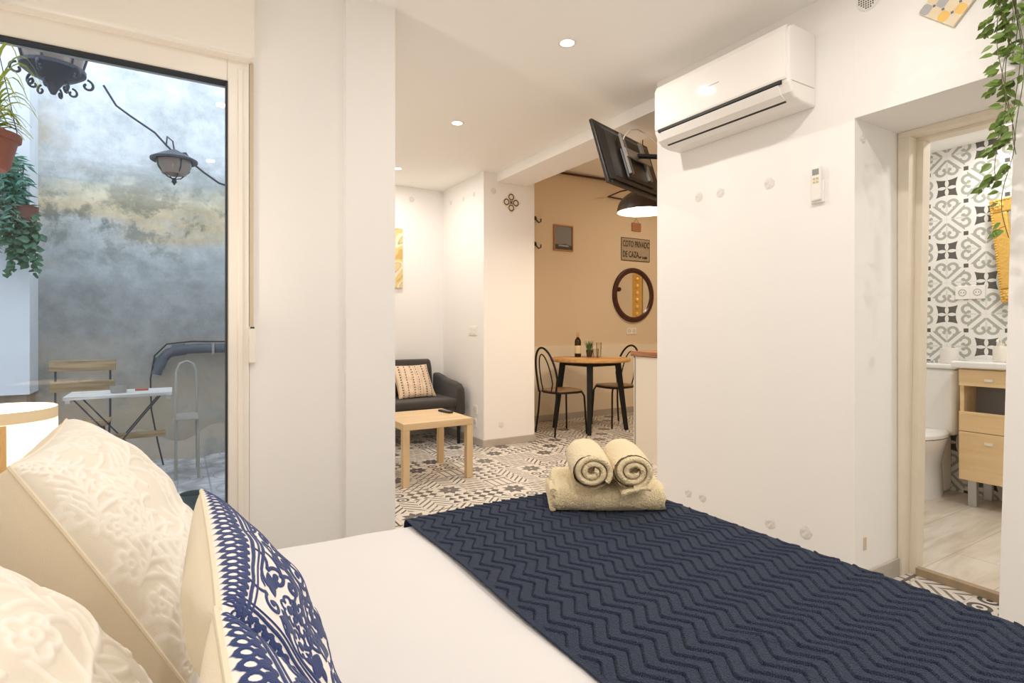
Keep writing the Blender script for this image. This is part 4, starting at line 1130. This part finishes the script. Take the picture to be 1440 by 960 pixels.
def outlet(name, label, loc, axis, w=.08, h_=.08, n=1, cat='socket', rocker=False):
    t = thing(name, label, cat, loc)
    for k in range(n):
        o_ = (k-(n-1)/2)*w
        def bx(a0, a1, d0, d1, z0, z1): return MB().box(-d1, -d0, a0, a1, z0, z1) if axis == 'X' else MB().box(a0, a1, -d1, -d0, z0, z1)
        bx(o_-w/2, o_+w/2, 0, .009, -h_/2, h_/2).build('plate', M['whiteplastic'], t, bevel=.003)
        if rocker: bx(o_-w*.3, o_+w*.3, .009, .013, -h_*.32, h_*.32).build('rocker', M['whiteplastic'], t, bevel=.002)
        else:
            Rm = Matrix.Rotation(-PI/2, 4, 'Y') if axis == 'X' else Rx
            c_ = (0, o_, 0) if axis == 'X' else (o_, 0, 0)
            MB().lathe([(.018, .0095), (.021, .0115), (.024, .0095)], c_, 20, Rm).build('socket_rim', mat('socket_grey', (.45, .44, .42), .5) if 'socket_grey' not in bpy.data.materials else bpy.data.materials['socket_grey'], t)
            for s_ in (-.008, .008): bx(o_+s_-.0025, o_+s_+.0025, .0092, .0102, -.003, .003).build('hole', M['dark'], t)
    return t
outlet('light_switch', 'white double light switch on the living room side of the pillar', (2.494, 4.883, 1.108), 'X', .082, .085, 2, 'switch', True)
outlet('wall_socket', 'white wall socket low beside the coffee table', (2.494, 4.83, .335), 'X', .085, .09, 1)
outlet('wall_socket', 'small plate below the wall socket by the skirting', (2.494, 4.83, .21), 'X', .04, .085, 1)
outlet('wall_socket', 'faint cream double socket on the dining wall under the mirror', (5.26, 5.6, 1.09), 'Y', .085, .085, 2)

# ------------------------------------------------------------------ living room: coffee table, remote, sofa, cushion, canvas
ct = thing('coffee_table', 'square pale oak coffee table with chunky legs', 'table', (1.65, 4.07, 0))
MB().box(-.278, .278, -.295, .285, .405, .455).build('tabletop', M['oak'], ct, bevel=.003)
for sx in (-1, 1):
    for sy in (-1, 1): MB().box(sx*.2775-(.05 if sx > 0 else 0), sx*.2775+(.05 if sx < 0 else 0), (sy*.29-.05 if sy > 0 else -.294), (sy*.284 if sy > 0 else -.244), 0, .405).build('leg', wood('oak_leg', (.60, .43, .24), (.70, .53, .32), 'Z', .8) if 'oak_leg' not in bpy.data.materials else bpy.data.materials['oak_leg'], ct, bevel=.002)
rc = thing('remote_control', 'black television remote lying on the oak coffee table', 'remote control', (1.86, 4.13, .456), math.radians(100))
MB().box(-.08, .08, -.022, .022, 0, .016).build('body', M['tvblack'], rc, bevel=.006, seg=3)
b = MB()
for i in range(6):
    for j in range(3): b.box(-.06+i*.018, -.05+i*.018, -.014+j*.011, -.007+j*.011, .0155, .0175)
b.build('buttons', M['grey_plastic'], rc)
sf = thing('loveseat', 'charcoal fabric loveseat with black legs in the far corner', 'sofa', (1.72, 5.2, 0))
MB().box(-.68, .66, -.24, .30, .27, .385).build('seat_base', M['sofa'], sf, bevel=.02, seg=3)
MB().box(-.66, .64, -.27, .22, .365, .445).build('seat_cushion', M['sofa'], sf, bevel=.035, seg=4)
b = MB(); pr_ = [(.16, .36), (.20, .72), (.235, .80), (.28, .815), (.32, .79), (.33, .36)]
b.prism(pr_, 'X', -.70, .56); b.build('backrest', M['sofa'], sf, bevel=.03, seg=4)
for s_ in (-1, 1):
    arm = [(.35, .28), (.35, .66), (.20, .64), (.10, .615), (-.10, .60), (-.215, .582), (-.27, .54), (-.285, .46), (-.285, .28)]
    MB().prism(arm, 'X', s_*.67-.045, s_*.67+.04).build('armrest', M['sofa'], sf, bevel=.025, seg=4)
    for y in (-.25, .28): MB().lathe([(0, 0), (.014, 0), (.022, .29), (0, .29)], (s_*.65, y, 0), 16).build('leg', M['black'], sf, smooth=True)
M['stripes'] = None
def stripemat():
    m, N, L, B = newmat('woven_striped_cotton'); E.nt = m.node_tree; X, Y, Z, tc = coords(N, L)
    u = X*1.0; f1 = efrac(u*20); f2 = efrac(Z*42)
    dots = emin(emax(band(efrac(u*8), .35, .05), band(efrac(u*8), .8, .035)), f2 < .5)
    ln = f1 < .18
    a = N.new('ShaderNodeMixRGB'); a.inputs[1].default_value = (.72, .58, .45, 1); a.inputs[2].default_value = (.62, .36, .16, 1); L.new((ln*.7).v, a.inputs[0])
    b = N.new('ShaderNodeMixRGB'); b.inputs[2].default_value = (.05, .04, .05, 1); L.new(dots.v, b.inputs[0]); L.new(a.outputs[0], b.inputs[1])
    L.new(b.outputs[0], B.inputs['Base Color']); B.inputs['Roughness'].default_value = .9; return m
ms = stripemat()
cushion('striped_cushion', 'beige cushion with thin brown and black dotted stripes on the loveseat', (1.83, 5.14, .452), (1, .10, 0), (0.0, .22, .32), .40, .37, .06, (ms, ms), None, n=60, ear=.06)
cv = thing('abstract_canvas', 'yellow and cream abstract canvas on the far living room wall', 'painting', (1.72, 5.6, 1.863))
def canvasmat():
    m, N, L, B = newmat('abstract_yellow_paint'); tc = N.new('ShaderNodeTexCoord'); n = N.new('ShaderNodeTexNoise'); n.inputs['Scale'].default_value = 3.2; n.inputs['Distortion'].default_value = 1.2; n.inputs['Detail'].default_value = 1
    L.new(tc.outputs['Object'], n.inputs['Vector']); r = N.new('ShaderNodeValToRGB'); cr = r.color_ramp; cr.interpolation = 'CONSTANT'
    st_ = [(0, (.62, .42, .14)), (.42, (.74, .56, .24)), (.5, (.80, .72, .52)), (.56, (.45, .38, .25)), (.575, (.72, .58, .30))]
    setramp(cr, st_)
    L.new(n.outputs['Fac'], r.inputs[0]); L.new(r.outputs[0], B.inputs['Base Color']); return m
MB().box(-.30, .30, -.03, 0, -.31, .31).build('canvas', canvasmat(), cv, bevel=.003)

# ------------------------------------------------------------------ bathroom
vn = thing('bathroom_vanity', 'maple bathroom vanity with open grey shelf and metal legs', 'vanity', (4.2, 1.535, .03))
def vb(y0, y1, z0, z1, x0=0, x1=.32): return MB().box(x0, x1, y0, y1, z0, z1)
D_ = .62
b = vb(-D_, 0, .17, .475, .018, .32); b.box(.018, .32, -D_, 0, .755, .86); b.box(.018, .32, -.02, 0, .475, .755); b.box(.018, .32, -D_, -D_+.02, .475, .755)
b.build('carcass', M['maple'], vn)
MB().box(.20, .31, -D_+.02, -.02, .475, .755).build('niche_back', M['niche'], vn)
MB().box(.02, .2, -D_+.02, -.02, .475, .48).build('shelf_board', M['niche'], vn)
dr = vb(-D_, .0, .752, .852, 0, .018).build('drawer', M['maple'], vn, bevel=.002)
MB().box(-.006, .002, -.17, -.13, .785, .80).build('handle', M['soap'], dr)
MB().box(0, .018, -D_, 0, .47, .572).build('fascia', M['maple'], vn, bevel=.002)
MB().box(.0, .018, -D_, 0, .572, .592).build('fascia', M['maple'], vn, bevel=.002)
dr = vb(-D_, .0, .166, .466, 0, .018).build('door', M['maple'], vn, bevel=.002)
MB().box(-.006, .002, -.17, -.13, .40, .415).build('handle', M['soap'], dr)
for (x_, y_) in ((.03, -.035), (.26, -.035), (.03, -.55), (.26, -.55)): MB().box(x_, x_+.035, y_-.045, y_, 0, .17).build('leg', M['alu'], vn, bevel=.003)
o = MB().box(-.03, .335, -.66, .035, .862, .905).build('basin_top', M['porcelain'], None, loc=(4.2, 1.535, .03), bevel=.012, seg=3)
tag(o, 'white ceramic basin top on the maple vanity', 'washbasin')
sd = thing('soap_dispenser', 'cream ceramic soap dispenser on the basin top', 'dispenser', (4.3, 1.36, .936))
MB().lathe([(0, 0), (.036, 0), (.038, .01), (.038, .085), (.03, .095), (0, .095)], (0, 0, 0), 28).build('body', M['soap'], sd, smooth=True)
MB().lathe([(0, .095), (.018, .095), (.018, .11), (.007, .112), (.007, .135), (0, .135)], (0, 0, 0), 20).build('pump', M['soap'], sd, smooth=True)
MB().tube([(0, 0, .13), (-.045, 0, .132), (-.052, 0, .12)], .006, 8).build('spout', M['soap'], sd, smooth=True)
# toilet, facing the doorway
to = thing('toilet', 'white close-coupled toilet beside the vanity', 'toilet', (4.35, 1.80, .03))
MB().box(.0, .185, -.19, .17, .40, .84).build('cistern', M['porcelain'], to, bevel=.03, seg=4)
MB().box(-.012, .19, -.20, .18, .84, .875).build('cistern_lid', M['porcelain'], to, bevel=.012, seg=3)
def ell(prof):
    b = MB(); n = 36; 
    for (cx_, rx, ry, z) in prof:
        for k in range(n):
            a = 2*PI*k/n; b.v.append((cx_+rx*math.cos(a), ry*math.sin(a)-.005, z))
    for i in range(len(prof)-1):
        for k in range(n): b.f.append((i*n+k, i*n+(k+1) % n, (i+1)*n+(k+1) % n, (i+1)*n+k))
    b.f.append(tuple(range(n))); b.f.append(tuple((len(prof)-1)*n+k for k in range(n))); return b
ell([(-.08, .22, .13, 0), (-.08, .21, .125, .10), (-.09, .20, .125, .22), (-.14, .25, .16, .32), (-.17, .285, .185, .385), (-.17, .29, .19, .40)]).build('bowl', M['porcelain'], to, smooth=True)
MB().box(-.10, .18, -.11, .10, 0, .39).build('pedestal', M['porcelain'], to, bevel=.03, seg=3)
ell([(-.17, .275, .18, .402), (-.17, .29, .19, .408), (-.17, .29, .19, .428), (-.17, .27, .175, .44)]).build('seat_lid', M['porcelain'], to, smooth=True)
MB().lathe([(0, .01), (.02, .01), (.022, 0)], (.09, -.01, .875), 20).build('flush_button', M['alu'], to)
o = thing('toilet_paper', 'white paper roll standing on the cistern lid', 'toilet roll', (4.40, 1.66, .907))
MB().lathe([(.02, 0), (.05, 0), (.05, .10), (.02, .10), (.02, 0)], (0, 0, 0), 28).build('roll', M['whiteplastic'], o, smooth=True)
outlet('wall_socket', 'white double socket on the patterned bathroom tiles', (4.54, 1.595, 1.378), 'X', .082, .09, 2)
gm = thing('gilt_mirror', 'ornate gold framed mirror hanging askew on the bathroom tiles', 'mirror', (4.50, 1.415, 1.30))
gm.rotation_euler = (math.radians(-5.5), 0, 0)
fw, GH, GW = .085, .66, .50
b = MB()
def fr_side(b, y0, y1, z0, z1, ins):
    b.box(-.022, .03, y0, y1, z0, z1)
b.box(-.02, .03, -GW, 0, 0, fw).box(-.02, .03, -GW, 0, GH-fw, GH).box(-.02, .03, -fw, 0, fw, GH-fw).box(-.02, .03, -GW, -GW+fw, fw, GH-fw)
b.build('frame', M['gold'], gm, bevel=.010, seg=3)
b = MB(); n = 40
for k in range(n):
    z = .01+(GH-.02)*k/(n-1); b.lathe([(0, .009), (.006, .007), (.009, 0)], (-.018, -.008, z), 8, Matrix.Rotation(-PI/2, 4, 'Y'))
for k in range(28):
    y = -.01-(GW-.02)*k/27
    for z in (.008, GH-.008): b.lathe([(0, .009), (.006, .007), (.009, 0)], (-.018, y, z), 8, Matrix.Rotation(-PI/2, 4, 'Y'))
b.build('bead_moulding', M['gold'], gm, smooth=True)
for (y, z) in ((-.043, .043), (-.043, GH-.043), (-GW+.043, .043), (-GW+.043, GH-.043)):
    b = MB()
    for q in range(6):
        a = q*PI/3; b.lathe([(0, .012), (.010, .009), (.015, 0)], (-.018, y+.018*math.cos(a), z+.018*math.sin(a)), 10, Matrix.Rotation(-PI/2, 4, 'Y'))
    b.lathe([(0, .018), (.010, .012), (.014, 0)], (-.018, y, z), 10, Matrix.Rotation(-PI/2, 4, 'Y'))
    b.build('corner_rosette', M['gold'], gm, smooth=True)
MB().add([(0, -GW+fw, fw), (0, -fw, fw), (0, -fw, GH-fw), (0, -GW+fw, GH-fw)], [(0, 1, 2, 3)]).build('glass', M['mirror'], gm)

# ------------------------------------------------------------------ plants
def leafmesh(b, p, d, up, l, w, curl=.2):
    d = d.normalized(); s_ = d.cross(up)
    if s_.length < 1e-4: s_ = d.orthogonal()
    s_.normalize(); n_ = s_.cross(d)
    P = lambda a, c_, h_: p+d*(a*l)+s_*(c_*w)+n_*(h_*l)
    v = [P(0, 0, 0), P(.25, -.42, .05), P(.25, 0, -.02), P(.25, .42, .05), P(.55, -.45, .03), P(.55, 0, -.05), P(.55, .45, .03), P(.82, -.2, -.04), P(.82, 0, -.08), P(.82, .2, -.04), P(1.05, 0, -.14)]
    b.add(v, [(0, 2, 1), (0, 3, 2), (1, 2, 5, 4), (2, 3, 6, 5), (4, 5, 8, 7), (5, 6, 9, 8), (7, 8, 10), (8, 9, 10)])
# hanging ivy by the pier
iv = thing('hanging_ivy', 'leafy green trailing ivy hanging down the pier by the doorway', 'plant', (2.40, .735, 2.55))
R = random.Random(11); ls = MB(); stb = MB()
MB().tube([(.09, -.02, .06), (.02, -.02, .05), (0, -.02, 0)], .004, 6).build('hook', M['black'], iv)
strands = []
for k in range(13):
    ln = [1.12, .95, .85, .72, .62, .55, .5, .45, .8, .6, .4, .35, .3][k]
    ox, oy = R.uniform(-.03, .04), R.uniform(-.12, .022)
    if k < 3: oy = (.005, .015, -.01)[k]
    pts = []; x, y = 0, 0
    n = int(ln/.02)
    for i in range(n+1):
        t = i/n; x = ox*min(1, i/6)+.012*math.sin(i*.35+k); y = oy*min(1, i/6)+.014*math.sin(i*.28+k*2)
        pts.append(Vector((x, y, .02-i*.02)))
    stb.tube(pts, .0013, 5)
    for i in range(2, n, 1):
        if R.random() < (.55 if k < 3 and pts[i].z < -.6 else .75):
            a = R.uniform(0, 2*PI) if k > 2 or R.random() < .4 else R.uniform(.8, 2.5)
            dd = Vector((math.cos(a), math.sin(a), R.uniform(-.9, .2)))
            l = R.uniform(.026, .042); q = pts[i]+dd.normalized()*.010
            leafmesh(ls, q, dd, Vector((-1, R.uniform(-1.2, .2), R.uniform(-.2, .9))), l, l*.66)
    # side sprigs
    for _ in range(int(ln*6)):
        i = R.randrange(2, n); a = R.uniform(.3, 2.9); dd = Vector((math.cos(a)*.6, abs(math.sin(a)), -.5)).normalized(); p_ = pts[i]
        e = p_+dd*R.uniform(.03, .055); stb.tube([p_, (p_+e)/2+Vector((0, 0, .006)), e], .0009, 4)
        for q in (.45, .7, .95):
            for s_ in (-1, 1):
                d2 = (dd+Vector((-dd.y, dd.x, 0))*s_*.9+Vector((0, 0, -.2))); l = R.uniform(.024, .036); leafmesh(ls, p_+(e-p_)*q, d2, Vector((-1, R.uniform(-1.2, .2), R.uniform(-.2, .9))), l, l*.66)
ls.build('leaves', M['leaf1'], iv); stb.build('vines', M['stem'], iv)

# indoor hanging pot with spider plant (left edge)
hp = thing('hanging_spider_plant', 'terracotta coloured hanging pot with yellow-green spider plant at the left edge', 'plant', (-.50, 2.25, 1.625))
MB().lathe([(0, 0), (.052, 0), (.06, .01), (.078, .09), (.086, .092), (.088, .11), (.080, .11), (.074, .09), (0, .085)], (0, 0, 0), 32).build('pot', M['terra'], hp, smooth=True)
b = MB(); R = random.Random(3)
for k in range(70):
    a = R.uniform(0, 2*PI) if k % 3 else R.uniform(-.8, .8); l = R.uniform(.16, .36); w = R.uniform(.006, .009)
    n = 8; pts = []; ht = R.uniform(.3, 1.5)
    for i in range(n+1):
        t = i/n; r_ = l*t*.38; z = .09+l*(ht*1.6*t-1.15*t*t*ht-.1*t*t)
        pts.append(Vector((r_*math.cos(a), r_*math.sin(a), z)))
    sd_ = Vector((-math.sin(a), math.cos(a), 0)); vv = []
    for i, p_ in enumerate(pts):
        ww = w*math.sin(PI*(.15+.85*(1-i/n)))*(.3+.7*(1-i/n)); vv += [p_-sd_*ww, p_+Vector((0, 0, -.002)), p_+sd_*ww]
    ff = []
    for i in range(n): ff += [(i*3, i*3+1, i*3+4, i*3+3), (i*3+1, i*3+2, i*3+5, i*3+4)]
    b.add(vv, ff)
b.build('blades', M['leafy'], hp)
ws = MB()
for k in range(3):
    a = k*2*PI/3+.5; ws.tube([(.084*math.cos(a), .084*math.sin(a), .10), (0, 0, .55)], .0012, 5)
ws.tube([(0, 0, .55), (0, 0, .995)], .0015, 5); ws.build('wires', M['black'], hp)

# courtyard trailing plants on the white wall
def trailing(name, label, loc, strands, lsz, m, seed, spread, pot=True, fine=False):
    t = thing(name, label, 'plant', loc); R = random.Random(seed); ls = MB(); sb_ = MB()
    if pot:
        MB().lathe([(0, 0), (.07, 0), (.085, .12), (.08, .12), (0, .10)], (0, 0, 0), 20).build('pot', M['terra'], t, smooth=True)
        MB().box(-.015, .015, .08, .125, .05, .08).build('bracket', M['iron'], t)
    for k in range(strands):
        ln = R.uniform(.35, 1.0)*spread[2]; ox = R.uniform(-1, 1)*spread[0]; oy = R.uniform(-1, .6)*spread[1]; pts = []
        n = max(4, int(ln/.04))
        for i in range(n+1):
            q = min(1, i/3); pts.append(Vector((ox*q+.015*math.sin(i*.7+k), oy*q, .10+.03*math.sin(min(PI, i*.8))-i*ln/n)))
        sb_.tube(pts, .002, 4)
        for i in range(1, n+1):
            for _ in range(4 if fine else 3):
                a = R.uniform(0, 2*PI); dd = Vector((math.cos(a), math.sin(a), R.uniform(-1, .3))); l = R.uniform(.7, 1.3)*lsz
                p_ = pts[i]+Vector((R.uniform(-.02, .02), R.uniform(-.02, .02), R.uniform(-.02, .02)))
                leafmesh(ls, p_, dd, Vector((R.uniform(-.5, .5), -1, .4)), l, l*(.25 if fine else .85))
    ls.build('leaves', m, t); sb_.build('stems', M['stem'], t)
trailing('fern_basket', 'blue-green feathery fern spilling from a pot on the courtyard wall', (-1.12, 5.27, 2.32), 34, .07, M['leafb'], 4, (.16, .10, .75), fine=True)
trailing('trailing_pothos', 'darker round-leaved plant trailing lowest on the courtyard wall', (-.955, 5.27, 1.90), 8, .06, M['leafd'], 9, (.07, .06, .50))

# ------------------------------------------------------------------ bedside lamp
bl = thing('bedside_lamp', 'lit bedside lamp with pale drum shade and wooden tripod, lower left', 'lamp', (-.44, 2.1, .56))
n = 48; LR = .135
MB().lathe([(LR*1.03, .02), (LR, .355), (LR*.985, .355), (LR*1.015, .02)], (0, 0, 0), n).build('shade', M['lampshade'], bl, smooth=True)
MB().lathe([(LR*1.006, .325), (LR*1.004, .357), (LR*.99, .357)], (0, 0, 0), n).build('shade_trim', mat('linen_trim', (.80, .66, .44), .8), bl, smooth=True)
for k in range(3):
    a = k*2*PI/3-1.29; MB().tube([(math.cos(a)*.149, math.sin(a)*.149, .325), (math.cos(a)*.175, math.sin(a)*.175, .0)], .0085, 8).build('leg', M['lampwood'], bl, smooth=True)
MB().lathe([(0, .14), (.025, .15), (.04, .19), (.025, .24), (0, .25)], (0, 0, 0), 20).build('bulb', mat('bedside_bulb', (1, .9, .8), .5, emit=(1, .88, .72), estr=8), bl, smooth=True)
pl_ = bpy.data.lights.new('bedside_light', 'POINT'); pl_.energy = 24; pl_.color = (1, .88, .74); pl_.shadow_soft_size = .04
po = bpy.data.objects.new('bedside_light', pl_); COL.objects.link(po); po.parent = bl; po.location = (0, 0, .29)
nt_ = thing('bedside_table', 'small white bedside table under the lamp', 'bedside table', (-.44, 2.1, 0))
MB().box(-.22, .2, -.2, .22, .53, .56).build('tabletop', M['whiteplastic'], nt_, bevel=.004)
for sx in (-.19, .17):
    for sy in (-.17, .19): MB().box(sx-.015, sx+.015, sy-.015, sy+.015, 0, .53).build('leg', M['whiteplastic'], nt_)

# ------------------------------------------------------------------ courtyard furniture
gc = thing('garden_chair', 'folding garden chair with two weathered wooden back slats', 'chair', (-.61, 5.24, .012))
MB().box(-.20, .20, -.012, .012, .805, .885).build('back_slat', M['oldwood'], gc, bevel=.003)
MB().box(-.195, .195, -.012, .012, .65, .73).build('back_slat', M['oldwood'], gc, bevel=.003)
for s_ in (-1, 1):
    MB().tube([(s_*.165, .014, .87), (s_*.165, .01, .45), (s_*.165, -.30, 0)], .007, 6).build('leg', M['iron'], gc)
    MB().tube([(s_*.15, -.30, .43), (s_*.15, .12, 0)], .010, 6).build('leg', M['iron'], gc)
for k in range(4): MB().box(-.18, .18, -.36+k*.09, -.29+k*.09, .43, .445).build('seat_slat', M['oldwood'], gc, bevel=.002)
gt = thing('folding_table', 'folding courtyard table with whitewashed wooden slats', 'table', (-.335, 4.66, .012))
for k in range(5): MB().box(-.30, .30, -.12+k*.075, -.055+k*.075, .66, .682).build('tabletop_slat', M['whitewood'], gt, bevel=.003)
for y in (-.06, .20):
    MB().tube([(-.25, y, .655), (.24, y, .02)], .005, 6).build('leg', M['iron'], gt)
    MB().tube([(.23, y, .655), (-.25, y, .02)], .005, 6).build('leg', M['iron'], gt)
MB().box(-.27, .26, .0, .028, .36, .40).build('cross_bar', M['oldwood'], gt, bevel=.003)
MB().box(-.29, -.265, -.1, .22, .635, .66).build('end_rail', M['whitewood'], gt); MB().box(.265, .29, -.1, .22, .635, .66).build('end_rail', M['whitewood'], gt)
at_ = thing('ashtray', 'round metal ashtray on the folding courtyard table', 'ashtray', (-.35, 4.68, .695))
MB().lathe([(0, 0), (.045, 0), (.05, .045), (.044, .045), (.04, .008), (0, .008)], (0, 0, 0), 24).build('bowl', M['steel'], at_, smooth=True)
o = MB().box(-.04, .04, -.02, .02, 0, .012).build('lighter', mat('red_plastic', (.45, .10, .06), .4), None, loc=(-.22, 4.76, .695), bevel=.003); tag(o, 'flat red lighter on the folding courtyard table', 'lighter')
wc = thing('metal_chair', 'slim pale tubular chair behind the folding table in the courtyard', 'chair', (.06, 5.05, .012))
M['palem'] = mat('pale_beige_tube', (.40, .36, .30), .5)
MB().tube([(-.075, .1, 0), (-.07, .08, .45), (-.07, .12, .78), (-.045, .13, .84), (.0, .13, .86), (.045, .13, .84), (.07, .12, .78), (.07, .08, .45), (.075, .1, 0)], .010, 8).build('back_frame', M['palem'], wc, smooth=True)
for s_ in (-1, 1): MB().tube([(s_*.07, -.22, .44), (s_*.075, -.25, 0)], .010, 8).build('leg', M['palem'], wc)
MB().box(-.075, .075, -.25, .10, .435, .45).build('seat', M['palem'], wc, bevel=.004)
# drain pipe on back wall
dp = thing('drain_pipe', 'dark grey drain pipe bending down along the courtyard back wall', 'pipe', (0, 5.66, 0))
MB().tube([(.67, 0, .955), (.2, 0, .955), (.02, 0, .95), (-.07, 0, .92), (-.13, 0, .85), (-.16, 0, .74)], .042, 14).build('body', M['pipe'], dp, smooth=True)
MB().tube([(.06, 0, .952), (-.04, 0, .94)], .052, 14).build('collar', M['pipe'], dp, smooth=True)
MB().tube([(-.12, 0, .87), (-.145, 0, .80)], .05, 14).build('collar', M['pipe'], dp, smooth=True)
MB().box(.26, .28, -.05, .08, .90, 1.005).build('clamp', M['steel'], dp, bevel=.002)
o = MB().tube([(.66, 5.60, 1.01), (.1, 5.60, 1.02), (-.08, 5.60, 1.0), (-.17, 5.62, .90), (-.20, 5.66, .70), (-.19, 5.55, .45), (-.14, 5.40, .2), (-.1, 5.3, .03)], .006, 6).build('black_cable', M['gasket'], None, smooth=True)
tag(o, 'thin black cable looping over the drain pipe', 'cable')
# lantern, and a lamp's reflection built as an object
def scroll(p, R0, a0, turns, plane, r=.006, sgn=1):
    P = []
    for k in range(20):
        t = k/19; q = R0*(1-.75*t); a = a0+sgn*turns*2*PI*t
        P.append(Vector(p)+plane*(q*math.cos(a))+Vector((0, 0, q*math.sin(a))))
    return P
def lantern(label, loc, s, name='iron_lantern'):
    t = thing(name, label, 'lantern', loc, .3)
    MB().lathe([(.02*s, .42*s), (.20*s, .34*s), (.225*s, .315*s), (.19*s, .315*s)], (0, 0, 0), 24).build('roof', M['iron'], t, smooth=True)
    MB().lathe([(.20*s, .315*s), (.125*s, .02*s)], (0, 0, 0), 24).build('glass', M['amber'], t, smooth=True)
    MB().lathe([(.12*s, .03*s), (.15*s, .02*s), (.15*s, .0), (.11*s, -.03*s), (.05*s, -.06*s), (.03*s, -.09*s), (.012*s, -.13*s), (0, -.135*s)], (0, 0, 0), 24).build('base_cup', M['iron'], t, smooth=True)
    for k in range(6):
        a = k*PI/3; pl = Vector((math.cos(a), math.sin(a), 0)); e = pl*(.145*s)
        MB().tube([pl*.205*s+Vector((0, 0, .315*s)), pl*.13*s+Vector((0, 0, .02*s))], .006*s, 6).build('bar', M['iron'], t)
        b = MB(); b.tube(scroll(pl*.155*s+Vector((0, 0, -.035*s)), .035*s, PI/2, .9, pl, sgn=-1), .007*s, 6); b.tube(scroll(pl*.185*s+Vector((0, 0, .16*s)), .035*s, PI/2, .9, pl, sgn=-1), .007*s, 6)
        b.tube(scroll(pl*.085*s+Vector((0, 0, -.10*s)), .028*s, PI/2, .9, pl, sgn=-1), .006*s, 6)
        b.build('scroll', M['iron'], t, smooth=True)
    MB().lathe([(0, .02*s), (.022*s, .04*s), (.03*s, .08*s), (.02*s, .11*s), (0, .12*s)], (0, 0, 0), 14).build('bulb', mat('lantern_bulb', (.8, .7, .55), .3), t, smooth=True)
    return t
l1 = lantern('large wrought iron lantern with scrolls at the top left of the glass', (-.60, 4.0, 2.585), 1.0)
MB().tube([(0, 0, .38), (0, 0, 1.3)], .006, 6).build('chain', M['iron'], l1)
l2 = thing('reflected_lamp', 'flat capped lamp shape standing in for a lamp reflected in the window', 'lantern', (-.025, 5.3, 2.50))  # reflection of an indoor lamp in the glass, modelled outside as an object
MB().lathe([(0, .10), (.02, .09), (.10, .05), (.17, .01), (.168, -.005), (.13, .0)], (0, 0, 0), 28).build('cap', M['iron'], l2, smooth=True)
MB().lathe([(.125, 0), (.12, -.05), (.085, -.11), (0, -.13)], (0, 0, 0), 24).build('glass', M['amber'], l2, smooth=True)
b = MB()
for k in range(4):
    a = k*PI/2+.4; b.tube([(.13*math.cos(a), .13*math.sin(a), 0), (.115*math.cos(a), .115*math.sin(a), -.07), (.05*math.cos(a), .05*math.sin(a), -.135), (0, 0, -.15)], .005, 6)
b.lathe([(0, -.20), (.02, -.17), (.01, -.14)], (0, 0, 0), 12); b.build('cage', M['iron'], l2, smooth=True)
MB().tube([(0, 0, .09), (-.01, .0, .16), (-.05, .1, .22), (-.06, .44, .25)], .006, 6).build('bracket', M['iron'], l2)
cb = [(-.52, 5.6, 3.12), (-.44, 5.66, 2.99), (-.33, 5.68, 2.92), (-.25, 5.68, 2.87), (-.17, 5.68, 2.82), (-.08, 5.68, 2.72), (-.02, 5.68, 2.66), (.06, 5.68, 2.68), (.11, 5.68, 2.60), (.2, 5.68, 2.53), (.32, 5.68, 2.45), (.45, 5.68, 2.42)]
o = MB().tube(cb, .009, 6).build('loose_cable', M['iron'], None, smooth=True); tag(o, 'loose dark cable sagging across the top of the courtyard wall', 'cable')
# bucket by the window foot
bk_ = thing('metal_bucket', 'small dark metal bucket on the courtyard paving behind the pillows', 'bucket', (.075, 3.72, .012))
MB().lathe([(0, 0), (.05, 0), (.07, .17), (.066, .17), (.047, .01), (0, .01)], (0, 0, 0), 24).build('body', mat('mossy_metal', (.10, .13, .12), .5, var=.5, vscale=20), bk_, smooth=True)
